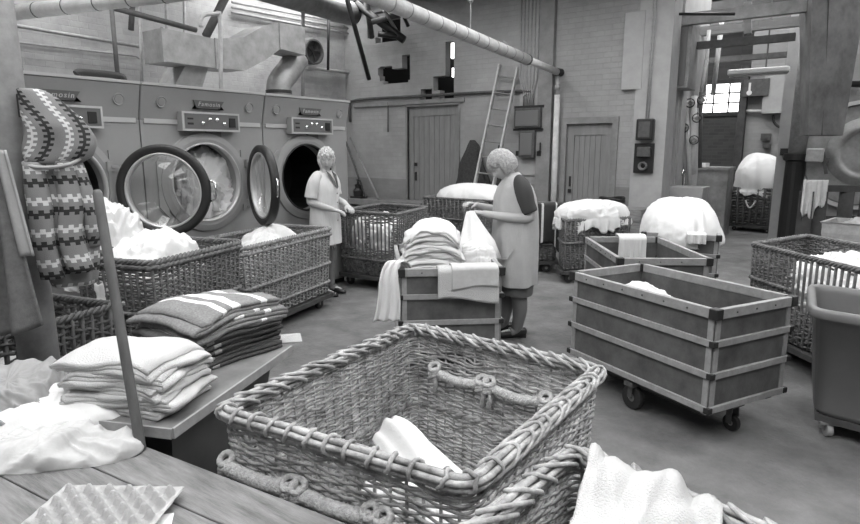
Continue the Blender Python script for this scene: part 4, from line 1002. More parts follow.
# extra thick double strands and rope handles on the foreground basket
rp = MB()
def rope_run(i0, i1, t0, off, r=.011, sagm=.03, knots=True):
    m = 60
    for j in range(3):
        pts = []
        for q in range(m+1):
            u = q/m; i = i0+(i1-i0)*u; a = 2*PI*(7*u+j/3); p = Pf(int(i), t0-sagm*sin(PI*u)*.8, off); n_ = (Pf(int(i), t0, off+.1)-p).normalized()
            pts.append(p+n_*(r*cos(a))+V((0, 0, r*sin(a))))
        rp.tube(pts, r*.82, 6)
    if knots:
        for i in (i0, i1):
            p = Pf(int(i), t0, off)
            for s in range(3):
                c = p+V((0, 0, .02-.02*s)); rp.tube([c+V((.022*cos(a*PI/6), .016*sin(a*PI/6), .012*sin(a*PI/6+s))) for a in range(12)], .010, 6, closed=True)
            rp.tube(smooth_path([p, p+V((.012, -.01, -.04)), p+V((.0, -.0, -.09))], 4), .010, 6)
q4 = nf/4
rope_run(nf*.985, nf*.15, .66, .026) if False else None
for (a, b) in ((.004, .075), (.085, .155), (.165, .225)): rope_run(nf*a, nf*b, .735, .026, .0135, .018)
rp.build('rope_handle', 'rope', fg, smooth=True); rp = MB()
for (a, b) in ((.53, .60), (.61, .68)): rope_run(nf*a, nf*b, .74, -.026)
rp.build('rope_handle', 'rope', fg, smooth=True)
fg2, P2f, nf2 = basket('wicker_trolley', 'wicker basket at the bottom edge overflowing with white towels', [(-.60, .52), (.20, .40), (.29, 1.20), (-.53, 1.37)], .24, .84, None, wm='wickfg', seed=14, pitch=.0112, rad=.0054, stk=.048, k=6, taper=.93, bands=(.6,), rimstyle='rods', rimr=.014, cr=.05)
# contents
def L(lab, cat='laundry', **k):
    return tag(lump(**k), lab, cat)
L('white crumpled washing heaped high in the trolley by the leftmost dryer', c=atD(103, 240, 4.45)*1.0-V((0, 0, atD(103, 240, 4.45).z-.58)), ax=.27, ay=.24, h=.72, rot=1.9, seed=2, flat=1.25, iso=.9, amp=.085, f=3.2, name='washing_heap')
L('white washing spread flat at the right end of the trolley by the leftmost dryer', c=(-4.02, 2.22, .60), ax=.42, ay=.29, h=.42, rot=1.9, seed=12, amp=.06, f=3.0, name='washing_heap')
L('low white mound inside the long wicker trolley before the dryers', c=(-4.52, 3.62, .40), ax=.52, ay=.26, h=.48, rot=1.82, seed=4, amp=.04, f=2.4, name='washing_heap')
L('white washing showing through the torn wicker side', c=(-4.68, 5.50, .34), ax=.36, ay=.32, h=.50, rot=0, seed=5, amp=.07, f=3, name='washing_heap')
L('smooth white mound of sheets in the trolley before the tall boarded door', c=(-4.72, 7.62, .84), ax=.60, ay=.37, h=.27, rot=0, seed=6, amp=.035, f=1.8, iso=.2, name='washing_heap')
L('white sheets spread over the trolley below the right-hand door', c=(-2.70, 7.22, .77), pw=3.6, ax=.50, ay=.24, h=.2, rot=.96, seed=7, amp=.05, f=2.6, hang=.2, iso=.6, name='sheet_pile')
L('great white mound of sheets piled on the rearmost wooden cart', c=(-1.51, 6.58, .66), ax=.39, ay=.60, h=.47, rot=.22, seed=8, amp=.05, f=2.2, iso=.35, name='sheet_pile', flat=.8)
L('crumpled white washing inside the broken right-hand wicker trolley', c=(.0, 5.38, .42), ax=.50, ay=.36, h=.42, rot=-.83, seed=9, amp=.08, f=3.6, name='washing_heap')
L('grey-white rags in the old dark trolley under the jacket', c=(-3.55, 1.08, .3), ax=.3, ay=.36, h=.28, rot=.2, seed=19, amp=.06, mt='linengrey', name='rags')
# foreground basket towel: rolled rib-like folds
def t3(u, v):
    a = V((-1.30, 1.56, 0)); e = V((.82, -.34, 0)).normalized(); s = V((.34, .82, 0)).normalized()
    wv = sin(v*PI*7)
    return a+e*(.34*u)+s*((v-.5)*(.15+.07*u))+V((0, 0, .54+.10*sin(PI*min(1, max(.04, v)))*(.55+.45*sin(PI*min(u+.15, 1)))+.008*wv+.03*(1-u)))
o = MB().sheet([[t3(i/24, j/40) for j in range(41)] for i in range(25)], .008); tag(o.build('white_towel', 'linen', smooth=True), 'small folded white towel lying in the big foreground basket', 'towel')
tag(lump((-1.10, 1.47, .27), .26, .2, .25, -.3, seed=31, amp=.04, mt='linen', name='white_sheet'), 'white sheet bundled beneath the towel in the foreground basket', 'linen')
# towels overflowing in the bottom basket
L('white towels heaped in the basket at the bottom edge', c=(-.14, .80, .60), ax=.38, ay=.40, h=.31, rot=-.1, seed=15, amp=.05, f=2.4, mt='terry', name='towel_heap')
T40 = at(590, 453, .88)*1.0; T41 = at(722, 512, .88)*1.0; T40.z = 0; T41.z = 0
def t4(u, v):
    """towel laid along and over the far rim"""
    p = lerp(T40, T41, u); s = V((.2, -.98, 0))
    d = (v-.42)*.46
    up = .872+.010*sin(u*13)+.004*sin(u*29+v*4)+.03*noise.noise(V((u*4, v*3, 8)))+.016*noise.noise(V((u*9+v*3, v*7, 3)))
    if d < 0: z = up-abs(d)**1.25*1.5; y = -.022-.05*min(1, abs(d)*8)+.0
    else: z = up-.24*d**1.15; y = d
    return p+s*(y if d >= 0 else -abs(d)*.12-.035)+V((0, 0, z+.012*noise.noise(V((u*5, v*5, 2)))))
tag(MB().sheet([[t4(i/46, j/30) for j in range(31)] for i in range(47)], .016).build('white_towel', 'terry', smooth=True), 'thick white towel hanging over the far rim of the bottom basket', 'towel')
# ------------------------------------------------------------------ CARTS
cart('laundry_cart', 'big nearly empty wooden laundry cart with dark panels, right of centre', [(-1.57, 3.82), (-.55, 3.30), (-.245, 3.90), (-1.27, 4.42)], .2, .78)
cart('laundry_cart', 'wooden laundry cart standing just behind the big one, white cloth over its far side', [(-2.13, 5.47), (-1.47, 4.50), (-.88, 4.90), (-1.54, 5.87)], .2, .78)
cart('laundry_cart', 'rearmost wooden laundry cart, piled with a white mound of sheets', [(-1.73, 5.95), (-1.04, 6.11), (-1.29, 7.2), (-1.98, 7.04)], .2, .80)
cart('laundry_cart', 'wooden cart the bending woman works at, stacked with folded sheets', [(-2.50, 3.10), (-1.95, 3.58), (-2.67, 4.41), (-3.22, 3.93)], .2, .80)
L('small crumpled white cloth at the bottom of the big cart', c=(-1.18, 4.06, .24), ax=.30, ay=.2, h=.47, rot=-.4, seed=41, amp=.05, f=3, name='crumpled_cloth')
def hang(p0, p1, front, back, amp, nf_, top, lab, nm='hanging_cloth', m='linen', inward=V((0, 0, 0)), seed=0, off=.012, th=.006, taperk=0):
    """cloth laid over a rail p0-p1: hangs `front` down outside, `back` down inside"""
    p0 = V(p0); p1 = V(p1); d = (p1-p0).normalized(); out = V((d.y, -d.x, 0))
    def g(u, v):
        s = (v-.5)*2; c = p0.lerp(p1, .5+(u-.5)*(1-taperk*abs(s))); fw = off+.03
        k = sin(u*PI*nf_+seed)+.4*sin(u*PI*nf_*2.3+seed*2)
        if s < 0: dz = -back*abs(s); x = -(fw+.03)-amp*k*abs(s)
        else: dz = -front*s*(1+.10*sin(u*4+seed)); x = fw+amp*k*s
        a = min(1, abs(s)*9); x = x*a; dz = dz*(1 if a == 1 else a) 
        return c+out*(x-.022*(1-a))+V((0, 0, top+dz+.012))
    return tag(MB().sheet([[g(i/36, j/30) for j in range(31)] for i in range(37)], th).build(nm, m, smooth=True), lab, 'cloth')
hang((-1.66, 5.79, 0), (-1.87, 5.64, 0), .02, .26, .014, 7, .79, 'white cloth hanging inside over the far rail of the middle cart', seed=1)
hang((-1.17, 6.08, 0), (-1.33, 6.04, 0), .20, .1, .014, 5, .81, 'small white cloth over the near rail of the rearmost cart', seed=2)
# mid cart contents
rnd = random.Random(5); sc_ = atD(432, 250, 4.36)
tag(MB().box((-2.58, 3.72, .36), (.5, .7, .28), math.radians(41)).build('packed_linen', 'linenoff', bevel=.04), 'packed linen filling the lower part of the cart the woman works at', 'linen')
for k in range(16):
    o = towel((sc_.x+rnd.uniform(-.016, .016), sc_.y+rnd.uniform(-.01, .01), .60+k*.031), (.44+rnd.uniform(-.03, .02))*(1-.20*(k/15)**4), .36, .031, math.radians(37+180*(k % 2)+rnd.uniform(-4, 4)), passes=2, seed=k+1, mt='linen', name='folded_sheet', wav=.014, sag=.06, z0r=.001+k*.031, H=.50, wseed=3.3)
    tag(o, 'topmost folded white sheet of the tall stack in the woman\'s cart' if k == 15 else 'one of the folded white sheets below the topmost in the woman\'s cart', 'sheet', 'folded sheets stacked in the cart the woman works at')
L('soft white bag of washing the bending woman holds open at the cart', c=(-2.36, 3.86, .56), ax=.17, ay=.2, h=.36, rot=.85, seed=17, amp=.05, f=2.2, name='laundry_bag', cat='bag')
sk2 = [( -2.44, 4.02, .74, .17, .15), (-2.47, 4.06, .86, .13, .10), (-2.53, 4.10, .97, .08, .065), (-2.57, 4.13, 1.06, .045, .04), (-2.58, 4.14, 1.10, .03, .03)]
o = loft([s[:3] for s in sk2], [s[3] for s in sk2], [s[4] for s in sk2], folds=.16, fk=5, seed=3); tag(o.build('gathered_cloth', 'linen', smooth=True), 'white cloth gathered up in the bending woman\'s hands', 'cloth')
hang((-2.03, 3.555, 0), (-2.37, 3.165, 0), .23, .05, .002, 3, .80, 'white towel folded over the near rail of the cart the woman works at, right half', 'folded_towel', 'terry') if False else None
f0, f1 = V((-2.30, 3.275, 0)), V((-1.985, 3.55, 0))
hang(f0, f1, .23, .12, .003, 3, .80, 'white towel folded over the near rail of the cart the woman works at', 'folded_towel', 'terry', seed=4, th=.012)
hang(lerp(f0, f1, .22), lerp(f0, f1, .98), .15, .05, .002, 2, .812, 'smaller pale cloth laid on the towel over the near cart rail', 'pale_cloth', 'linenoff', seed=2, off=.026, th=.008)
T5 = smooth_path([atD(409, 270, 4.12), atD(402, 263, 4.08), atD(395, 262, 4.0), atD(390, 278, 3.96), atD(388, 298, 3.95), atD(386, 321, 3.94)], 6)
def t5(u, v):
    c = T5[min(len(T5)-1, int(v*(len(T5)-1)+.5))]
    return c+RT*((u-.5)*(.045+.13*v)+.01*sin(v*9))-FW*(.012*sin(u*16+v*2)*(.3+v))
tag(MB().sheet([[t5(i/24, j/30) for j in range(31)] for i in range(25)], .01).build('hanging_cloth', 'linen', smooth=True), 'long white cloth trailing over the left corner of the cart the woman works at', 'cloth')
# throw over the dark trolley
def t6(u, v):
    a, b = V((-3.86, 6.83, 0)), V((-3.10, 7.26, 0)); o_ = V((.49, -.87, 0)); c = a.lerp(b, u)
    if v < .2: return c-o_*(.10*(1-v/.2)-.01)+V((0, 0, .905+.012*sin(u*9)))
    s = (v-.2)/.8; ed = .25+.37*u+.06*sin(u*14)
    return c+o_*(.035+.028*sin(u*19+1)*min(1, s*2.5)+.015)+V((0, 0, .905-ed*s))
tag(MB().sheet([[t6(i/50, j/30) for j in range(31)] for i in range(51)], .01, uv=True).build('striped_throw', 'throw', smooth=True), 'dark striped throw hanging over the trolley behind the bending woman', 'blanket')
# plastic truck
pt_ = thing('plastic_truck', 'smooth grey moulded laundry truck on castors at the right edge', 'laundry cart', (.3, 3.95, 0))
n0 = V((-.165, 3.82)); e1 = V((cos(math.radians(-10)), sin(math.radians(-10)))); e2 = V((-.08, 1)).normalized()
q = [tuple(n0), tuple(n0+e1*1.15), tuple(n0+e1*1.15+e2*.72), tuple(n0+e2*.72)]
def rr(f, z, r=.07, d=0): return [V((p[0].x+p[1].x*d, p[0].y+p[1].y*d, z)) for p in rrect(inset(q, f), r, 96)[0]]
o = MB(); o.rings([rr(.80, .13, .06), rr(.86, .135), rr(.885, .16), rr(.965, .68), rr(.965, .685, d=.028), rr(.965, .70, d=.036), rr(.965, .73, d=.036), rr(.965, .743, d=.026), rr(.965, .745, d=.008), rr(.965, .737, d=-.006), rr(.955, .70, d=-.008), rr(.87, .18, d=-.006), rr(.8, .16, .05)]); o.build('tub', 'plastic', pt_, smooth=True)
MB().hexa([Z3(p, .09) for p in inset(q, .86)], [Z3(p, .13) for p in inset(q, .86)]).build('base_frame', 'steeldark', pt_)
for p in inset(q, .74):
    wheel(pt_, (p[0], p[1], .045), .045, .03, .4, 'pipe'); MB().box((p[0], p[1], .085), (.1, .08, .012), .3).bar((p[0]-.03, p[1]-.02, .045), (p[0]-.03, p[1]-.02, .085), .02, .008).build('caster_fork', 'steel', pt_)
L('white washing lying inside the smooth grey truck', c=(.42, 4.0, .36), ax=.4, ay=.24, h=.34, rot=-.1, seed=44, amp=.05, name='washing_heap')
# ------------------------------------------------------------------ TABLE, BENCH, STACKS
TZ, BZ = .75, .80
tl = at(105, 430, TZ); tr_ = at(350, 524, TZ); e = (tr_-tl).normalized(); pp = V((e.y, -e.x, 0))
tb = thing('plank_table', 'worn plank table top filling the bottom left corner', 'table', tl+e*.2+pp*.4-V((0, 0, TZ)))
A0 = tl-e*1.0
for k in range(6):
    w = .148; a = A0+pp*(w*k+.002); b = A0+pp*(w*(k+1)-.002); ln = 2.25
    MB().hexa([Z3(a, TZ-.03), Z3(b, TZ-.03), Z3(b+e*ln, TZ-.03), Z3(a+e*ln, TZ-.03)], [Z3(a, TZ), Z3(b, TZ), Z3(b+e*ln, TZ), Z3(a+e*ln, TZ)]).build('plank', 'tabletop' if 'tabletop' in M_ else 'wood', tb, bevel=.003)
ap = MB(); a = A0+pp*.05; ap.bar(Z3(a, TZ-.08), Z3(a+e*2.2, TZ-.08), .03, .1); a = A0+pp*.82; ap.bar(Z3(a, TZ-.08), Z3(a+e*2.2, TZ-.08), .03, .1); ap.build('apron', 'wooddark', tb)
for u in (.1, 2.1):
    for v in (.06, .82): a = A0+e*u+pp*v; MB().bar(Z3(a, 0), Z3(a, TZ-.03), .06, .06).build('leg', 'wooddark', tb)
b0 = at(172, 429, BZ); b1 = at(291, 346, BZ); be = (b1-b0).normalized(); bp = V((-be.y, be.x, 0)); bl = (b1-b0).length
bn = thing('trough_bench', 'low wooden trough bench with a pale metal edge, carrying the blankets', 'bench', b0+be*.4+bp*.25-V((0, 0, BZ)))
bw = .56
MB().hexa([Z3(b0, BZ-.025), Z3(b1, BZ-.025), Z3(b1+bp*bw, BZ-.025), Z3(b0+bp*bw, BZ-.025)], [Z3(b0, BZ), Z3(b1, BZ), Z3(b1+bp*bw, BZ), Z3(b0+bp*bw, BZ)]).build('top_board', 'benchtop', bn, bevel=.003)
MB().bar(Z3(b0-bp*.003, BZ-.014), Z3(b1-bp*.003, BZ-.014), .008, .032).bar(Z3(b0-be*.003, BZ-.014), Z3(b0+bp*bw-be*.003, BZ-.014), .008, .032).build('metal_edge', 'pipe', bn)
i0, i1 = b0+be*.06+bp*.05, b1-be*.07+bp*.05
MB().hexa([Z3(i0+be*.10+bp*.1, .0), Z3(i1-be*.16+bp*.1, .0), Z3(i1-be*.16+bp*(bw-.2), .0), Z3(i0+be*.1+bp*(bw-.2), .0)], [Z3(i0, BZ-.03), Z3(i1, BZ-.03), Z3(i1+bp*(bw-.1), BZ-.03), Z3(i0+bp*(bw-.1), BZ-.03)]).build('trough_side', 'troughside', bn)
tag(MB().box(b1+V((-.09, .03, .004)), (.16, .12, .006), .9).build('folded_card', 'egg'), 'flat card lying at the far end of the trough bench', 'card')
# white towels stack
for k in range(5):
    o = towel((-1.835+rnd.uniform(-.012, .012)-.006*k, .945+rnd.uniform(-.01, .01), BZ+.001+k*.036), .27+rnd.uniform(-.012, .012), .36+rnd.uniform(-.02, .015), .04, math.radians(-68+rnd.uniform(-6, 6)), passes=3, seed=k+20, mt='terry', wav=.014, sag=.022, z0r=k*.036, H=.18, wseed=1.1)
    tag(o, ('topmost', 'second from the top', 'middle', 'second from the bottom', 'lowest')[4-k]+' white towel of the stack on the bench beside the upright pole', 'towel', 'white towels stacked beside the pole')
bl_lab = ('lowest dark folded blanket on the bench', 'dark folded blanket, second from the bottom of the bench stack', 'dark folded blanket, third from the bottom of the bench stack', 'dark folded blanket, fourth from the bottom of the bench stack', 'uppermost of the dark folded blankets on the bench', 'grey striped blanket just under the topmost one', 'topmost grey blanket with white stripes on the bench')
for k in range(7):
    dark = k < 5
    o = towel((-2.07+rnd.uniform(-.014, .014), 1.37+rnd.uniform(-.012, .012), BZ+.001+(k*.027 if dark else .132+(k-5)*.04)), .38+rnd.uniform(-.02, .015), .43+rnd.uniform(-.03, .015), .03 if dark else .045, math.radians(186+rnd.uniform(-8, 8)), passes=2 if dark else 3, seed=k+40, mt='blanketdark' if dark else 'blanket', name='folded_blanket', uv=True, wav=.014, sag=.016, th=.013 if dark else .0148, z0r=(k*.027 if dark else .132+(k-5)*.04), H=.215, wseed=5.5)
    tag(o, bl_lab[k], 'blanket', 'blankets stacked on the bench')
# loose sheets on the table
L('white sheet spilling across the plank table toward the left edge', c=at(62, 418, TZ), ax=.34, ay=.155, h=.11, rot=.66, seed=51, amp=.03, f=2.2, iso=.6, name='loose_sheet', cat='sheet', pw=2.2)
L('off-white crumpled sheet lying along the front of the white one on the table', c=at(42, 456, TZ), ax=.27, ay=.10, h=.08, rot=.72, seed=52, amp=.028, f=3.4, name='loose_sheet', cat='sheet', mt='linenoff', pw=2.2)
L('crumpled grey cloth heap at the left edge of the table', c=at(12, 415, TZ), ax=.22, ay=.16, h=.15, rot=.6, seed=53, amp=.06, f=3.6, name='grey_cloth', cat='cloth', mt='linengrey')
L('grey cloth lying behind the white sheet at the foot of the post', c=at(68, 396, TZ), ax=.22, ay=.15, h=.14, rot=.6, seed=54, amp=.06, f=3.6, name='grey_cloth', cat='cloth', mt='linengrey')
# egg tray
r0 = at(184, 483, .785); l0 = at(66, 481, .785); t1 = (l0-r0); tw_ = t1.length; t1.normalize(); t2 = V((-t1.y, t1.x, 0)); 
if t2.dot(V((0, -1, 0))) < 0: t2 = -t2
def egg(u, v):
    p = r0+t1*(.30*u)+t2*(.30*v); a = cos(u*PI*2*6)*cos(v*PI*2*6); b = max(0, a)**1.3*.024-max(0, -a)*.010
    c_ = sin(u*PI*2*6)*sin(v*PI*2*6)*.004
    ed = min(u, 1-u, v, 1-v)
    return V((p.x, p.y, TZ+.02+(b+c_)*(min(1, ed*14))+.004*(1-min(1, ed*20))+.0))
tag(MB().sheet([[egg(i/110, j/110) for j in range(111)] for i in range(111)], .003).build('egg_tray', 'egg', smooth=False), 'grey moulded pulp egg tray on the plank table', 'tray')
c = at(172, 521, TZ); tag(MB().box(c+V((.0, -.03, .003)), (.05, .09, .003), .9).build('paper_slip', 'paper'), 'small white paper slip beside the egg tray', 'paper')
# pole
pt0 = atD(97, 190, 1.72); pt1 = atD(140, 443, 1.60); d = (pt1-pt0)
pe = pt0+d*(pt0.z/-d.z)
tag(MB().tube([pe, lerp(pe, pt0, .5), pt0-V((0, 0, 0))-(pt0-pe).normalized()*.012, pt0], [.0155, .0145, .0135, .009], 16).build('wooden_pole', 'polewood', smooth=True), 'thin dark wooden pole leaning upright beside the white towels', 'pole')
# post
PX = V((-2.845, 1.035, 0)); ps = thing('post', 'round grey post at the left carrying the jacket and the coat', 'post', PX)
MB().tube([PX, PX+V((-.03, -.03, 4.25))], .078, 28).build('shaft', 'pipe', ps, smooth=True)
tc_ = -PX.normalized(); tr2 = V((-tc_.y, tc_.x, 0))   # towards the camera / to its right
def J(a, b, z): return PX+tr2*a+tc_*b+V((0, 0, z))
MB().tube([J(-.075, .08, 1.80), J(-.045, .10, 1.79), J(-.04, .11, 1.80), J(-.04, .11, 1.815)], .004, 6).build('coat_hook', 'steel', ps)
MB().box(J(.045, .075, 1.77), (.03, .03, .09)).build('hook_plate', 'black', ps)
# jacket
jk = thing('patterned_jacket', 'hooded jacket with a jagged woven pattern hanging on the post', 'jacket', J(.1, .1, 1.0))
frm = (tr2, tc_)
n = 22; path = []; RA = []; RBb = []
prof = [(.06, 1.835, .012), (.07, 1.83, .045), (.095, 1.80, .066), (.11, 1.77, .082), (.128, 1.73, .100), (.142, 1.69, .115), (.15, 1.65, .125), (.15, 1.61, .127), (.14, 1.57, .12), (.125, 1.55, .105), (.12, 1.54, .09)]
for a, z, r in prof: path.append(J(a, .115, z)); RA.append(r); RBb.append(min(.07, r*.6))
sp_ = smooth_path(path, 3)
def interp(L_, m): 
    out = []
    for i in range(m): t = i*(len(L_)-1)/(m-1); k = min(int(t), len(L_)-2); out.append(lerp(L_[k], L_[k+1], t-k))
    return out
loft(sp_, interp(RA, len(sp_)), interp(RBb, len(sp_)), frm, folds=.07, fk=3, uv=True, seed=1, n=56, swap=True).build('hood', 'knit', jk, smooth=True)
MB().tube(smooth_path([J(.02, .14, 1.545), J(.06, .18, 1.53), (J(.13, .185, 1.53)), J(.2, .165, 1.55), J(.25, .12, 1.60)], 5), .008, 8).build('hood_binding', 'pipe', jk, smooth=True)
def lobe(name, pts, ra, rb, sd, fo=.10, fk=4):
    P = smooth_path([J(*p) for p in pts], 5); loft(P, interp(ra, len(P)), interp(rb, len(P)), frm, folds=fo, fk=fk, uv=True, seed=sd, n=48).build(name, 'knit', jk, smooth=True)
lobe('body', [(.11, .10, 1.56), (.125, .11, 1.38), (.14, .11, 1.2), (.15, .11, 1.03)], [.085, .11, .11, .08], [.05, .06, .06, .045], 2, .12, 5)
lobe('sleeve', [(.055, .14, 1.55), (.06, .16, 1.38), (.06, .17, 1.22), (.075, .17, 1.08)], [.036, .044, .042, .042], [.035, .04, .04, .035], 5, .05, 3)
lobe('sleeve', [(.15, .14, 1.56), (.165, .15, 1.38), (.15, .16, 1.24), (.175, .18, 1.10)], [.038, .046, .046, .05], [.035, .045, .045, .035], 7, .06, 3)
lobe('front_flap', [(.2, .11, 1.55), (.225, .12, 1.4), (.24, .12, 1.28), (.235, .11, 1.19)], [.026, .034, .04, .028], [.035, .05, .05, .03], 8, .1, 3)
# grey coat
gc = thing('grey_coat', 'plain grey coat hanging at the left edge, its light lining showing', 'coat', J(-.2, .2, .8))
def ct(u, v):
    p = atD(lerp(-34, lerp(1, 43, v**.9), u), lerp(158, 340-15*u**2, v), 2.26); return p-FW*(.03*sin(u*8+v*1.5)*(.3+v)+.015*sin(u*19))
MB().sheet([[ct(i/40, j/30) for j in range(31)] for i in range(41)], .012).build('body', 'greycoat', gc, smooth=True)
def ln(u, v):
    p = atD(lerp(0, 27, v)+(u-.5)*(9+3*v), lerp(150, 256, v), 2.24); return p-FW*(.008*sin(u*6))
MB().sheet([[ln(i/8, j/20) for j in range(21)] for i in range(9)], .01).build('lining', 'linengrey', gc, smooth=True)

# ------------------------------------------------------------------ PEOPLE
def person(nm, lab, org, ang, spec):
    org = V(org); root = thing(nm, lab, 'person', org); rz = Matrix.Rotation(ang-PI/2, 3, 'Z')
    sc0 = spec.get('scale', 1); W = lambda p: org+(rz @ V(p))*sc0
    S = spec
    o = MB()
    # torso
    tor = S['torso']; o.rings([[W((cx+rx*cos(a), cy+ry*sin(a), z)) for a in [2*PI*k/24 for k in range(24)]] for (z, cx, cy, rx, ry) in tor])
    def limb(pts, rs, n=12):
        P = smooth_path([W(p) for p in pts], 4); o.tube(P, interp(rs, len(P)), n); o.lathe([(0, rs[-1]), (rs[-1]*.7, rs[-1]*.7), (rs[-1], 0), (rs[-1]*.7, -rs[-1]*.7), (0, -rs[-1])], P[-1], V((0, 0, 1)), 12)
    for side in ('L', 'R'):
        a = S['arm'+side]; limb(a, [.058, .052, .044, .043, .036, .026])
        g = S['leg'+side]; limb(g, [.085, .075, .055, .058, .05, .036])
        ft = S['foot'+side]; o.tube([W(p) for p in ft], [.034, .04, .036, .02], 12)
        # hand
        hd_ = V(a[-1]); prev = V(a[-2]); f = S.get('hdir'+side); f = (V(f) if f else (hd_-prev)).normalized(); up = V(S.get('hup'+side, (0, 0, 1))); sd_ = f.cross(up).normalized(); up = sd_.cross(f)
        pal = [hd_, hd_+f*.03, hd_+f*.065, hd_+f*.09]
        o.rings([[W(c_+sd_*(w*cos(t))+up*(h*sin(t))) for t in [2*PI*k/12 for k in range(12)]] for c_, w, h in zip(pal, (.026, .036, .040, .034), (.02, .018, .016, .012))])
        for k, (s_, ln_) in enumerate(((-.030, .060), (-.010, .072), (.011, .068), (.031, .052))):
            b = hd_+f*.085+sd_*s_; cu = S.get('curl', .8)
            p1_ = b+f*ln_*.42-up*ln_*.12*cu; p2_ = p1_+f*ln_*.22-up*ln_*.36*cu; p3_ = p2_-up*ln_*.3*cu-f*ln_*.08
            o.tube([W(b-f*.02), W(p1_), W(p2_), W(p3_)], [.0095, .0095, .0085, .0065], 8)
        th = -1 if side == 'R' else 1
        b = hd_+f*.02+sd_*(.026*th); o.tube([W(b), W(b+f*.025+sd_*.022*th-up*.012), W(b+f*.055+sd_*.024*th-up*.03), W(b+f*.07+sd_*.012*th-up*.045)], [.013, .012, .0105, .008], 8)
    # neck
    hc = V(S['head']); nk = V(S['neck']); o.tube([W(nk-V((0, 0, .06))), W(nk), W(hc-V((0, 0, .03)))], [.06, .052, .05], 14)
    # head
    hr_ = Matrix.Rotation(S['hyaw'], 3, 'Z') @ Matrix.Rotation(-S['hpitch'], 3, 'X')
    def HP(p): return W(hc+hr_ @ V(p))
    def face(th, ph, k=1.0, add=0.0, fea=True):
        x = cos(ph)*sin(th); y = cos(ph)*cos(th); z = sin(ph)
        sx_, sy_, sz_ = .074, .094, .112
        p = V((x*sx_, y*sy_, z*sz_))
        if z < 0: p.x *= 1+.30*z; p.y *= (1+.12*z); 
        if z < -.4 and y > 0: p.y += .010*(-z-.4)
        if fea and y > 0:
            X, Z = p.x, p.z; g_ = lambda cx, cz, sx, sz: math.exp(-((X-cx)/sx)**2-((Z-cz)/sz)**2)
            p.y += .022*g_(0, -.022, .011, .018)+.010*g_(0, .0, .008, .02)+.006*g_(0, -.055, .022, .008)-.005*g_(0, -.062, .02, .003)+.007*g_(0, -.092, .02, .014)
            p.y -= .011*g_(.030, .006, .014, .011)+.011*g_(-.030, .006, .014, .011); p.y += .005*g_(.03, .026, .02, .007)+.005*g_(-.03, .026, .02, .007)
            p.y += .004*g_(.042, -.025, .016, .016)+.004*g_(-.042, -.025, .016, .016)
        return p*k
    R = [[HP(face(2*PI*k/56, -PI/2+PI*(i+.02)/40.04)) for k in range(56)] for i in range(41)]; o.rings(R)
    for s in (-1, 1):
        o.rings([[HP(V((s*(.070+dx), -.004+ .018*sc*cos(t), -.008+.032*sc*sin(t)))) for t in [2*PI*k/12 for k in range(12)]] for dx, sc in ((0, .7), (.008, 1), (.014, .95), (.016, .6))])
    b = o.build('body', 'skin', root, smooth=True)
    rm = b.modifiers.new('remesh', 'REMESH'); rm.mode = 'VOXEL'; rm.voxel_size = .0055; rm.use_smooth_shade = True
    sm = b.modifiers.new('smooth', 'SMOOTH'); sm.factor = .5; sm.iterations = 2
    # eyes, brows, lips
    for s in (-1, 1):
        e = MB(); c_ = HP(V((s*.030, .0745, .006))); e.lathe([(0, .006), (.007, .004), (.010, -.002), (0, -.006)], c_, (HP(V((s*.030, 1, .006)))-c_), 12); eo = e.build('eye', 'linenoff', root, smooth=True)
        MB().lathe([(0, .0075), (.004, .006), (.0045, .003), (0, .002)], c_, (HP(V((s*.030, 1, .006)))-c_), 10).build('iris', 'black', eo, smooth=True)
        MB().tube([HP(V((s*.016, .089, .026))), HP(V((s*.030, .0865, .031))), HP(V((s*.047, .0745, .026)))], .0028, 6).build('eyebrow', S['hair'], root, smooth=True)
    MB().tube([HP(V((-.020, .0725, -.061))), HP(V((-.008, .080, -.059))), HP(V((0, .0815, -.060))), HP(V((.008, .080, -.059))), HP(V((.020, .0725, -.061)))], [.002, .0042, .004, .0042, .002], 8).build('lips', 'lips', root, smooth=True)
    # hair
    h = MB(); HR = []
    for i in range(49):
        ring = []
        for k in range(72):
            th = 2*PI*k/72; ph = -PI/2+PI*(i+.02)/48.04; p = face(th, ph, fea=False); y = cos(ph)*cos(th); z = sin(ph)
            hairy = 1.0
            fz = max(0, min(1, (y-.30)*4)); below = max(0, min(1, (.42+.10*sin(th*9)-z)*6)); hairy -= fz*below
            low = max(0, min(1, (-S['hlow']-z)*5)); hairy -= low
            hairy = max(0, min(1, hairy))
            q = V((sin(th)*cos(ph), y, z))
            cur = S['curly']*(abs(noise.noise(q*5.5))+.6*abs(noise.noise(q*11))); v_ = S['hvol']
            ring.append(HP(p*(.86+hairy*(.14+v_+cur))+V((0, -.006, .006*hairy))))
        HR.append(ring)
    h.rings(HR); h.build('hair', S['hair'], root, smooth=True)
    # garments
    for (gname, gm, secs, fo, fk, sd) in S['garments']:
        R = []
        for gi, (z, cx, cy, rx, ry) in enumerate(secs):
            ring = []
            for k in range(56):
                a = 2*PI*k/56; f = 1+fo*(gi < len(secs)-3)*(sin(fk*a+sd+z*2)+.6*noise.noise(V((cos(a)*1.5, sin(a)*1.5, z*3+sd))))*(.4+.9*max(0, 1.2-z))
                ring.append(W((cx+rx*cos(a)*f, cy+ry*sin(a)*f, z+.006*sin(3*a+sd))))
            R.append(ring)
        m_ = MB(); m_.rings(R, caps=False); inner = [[lerp(p, sum(r, V())/56, .05) for p in r] for r in R][::-1]; m_.rings([R[-1]]+inner+[R[0]], caps=False)
        m_.build(gname, gm, root, smooth=True)
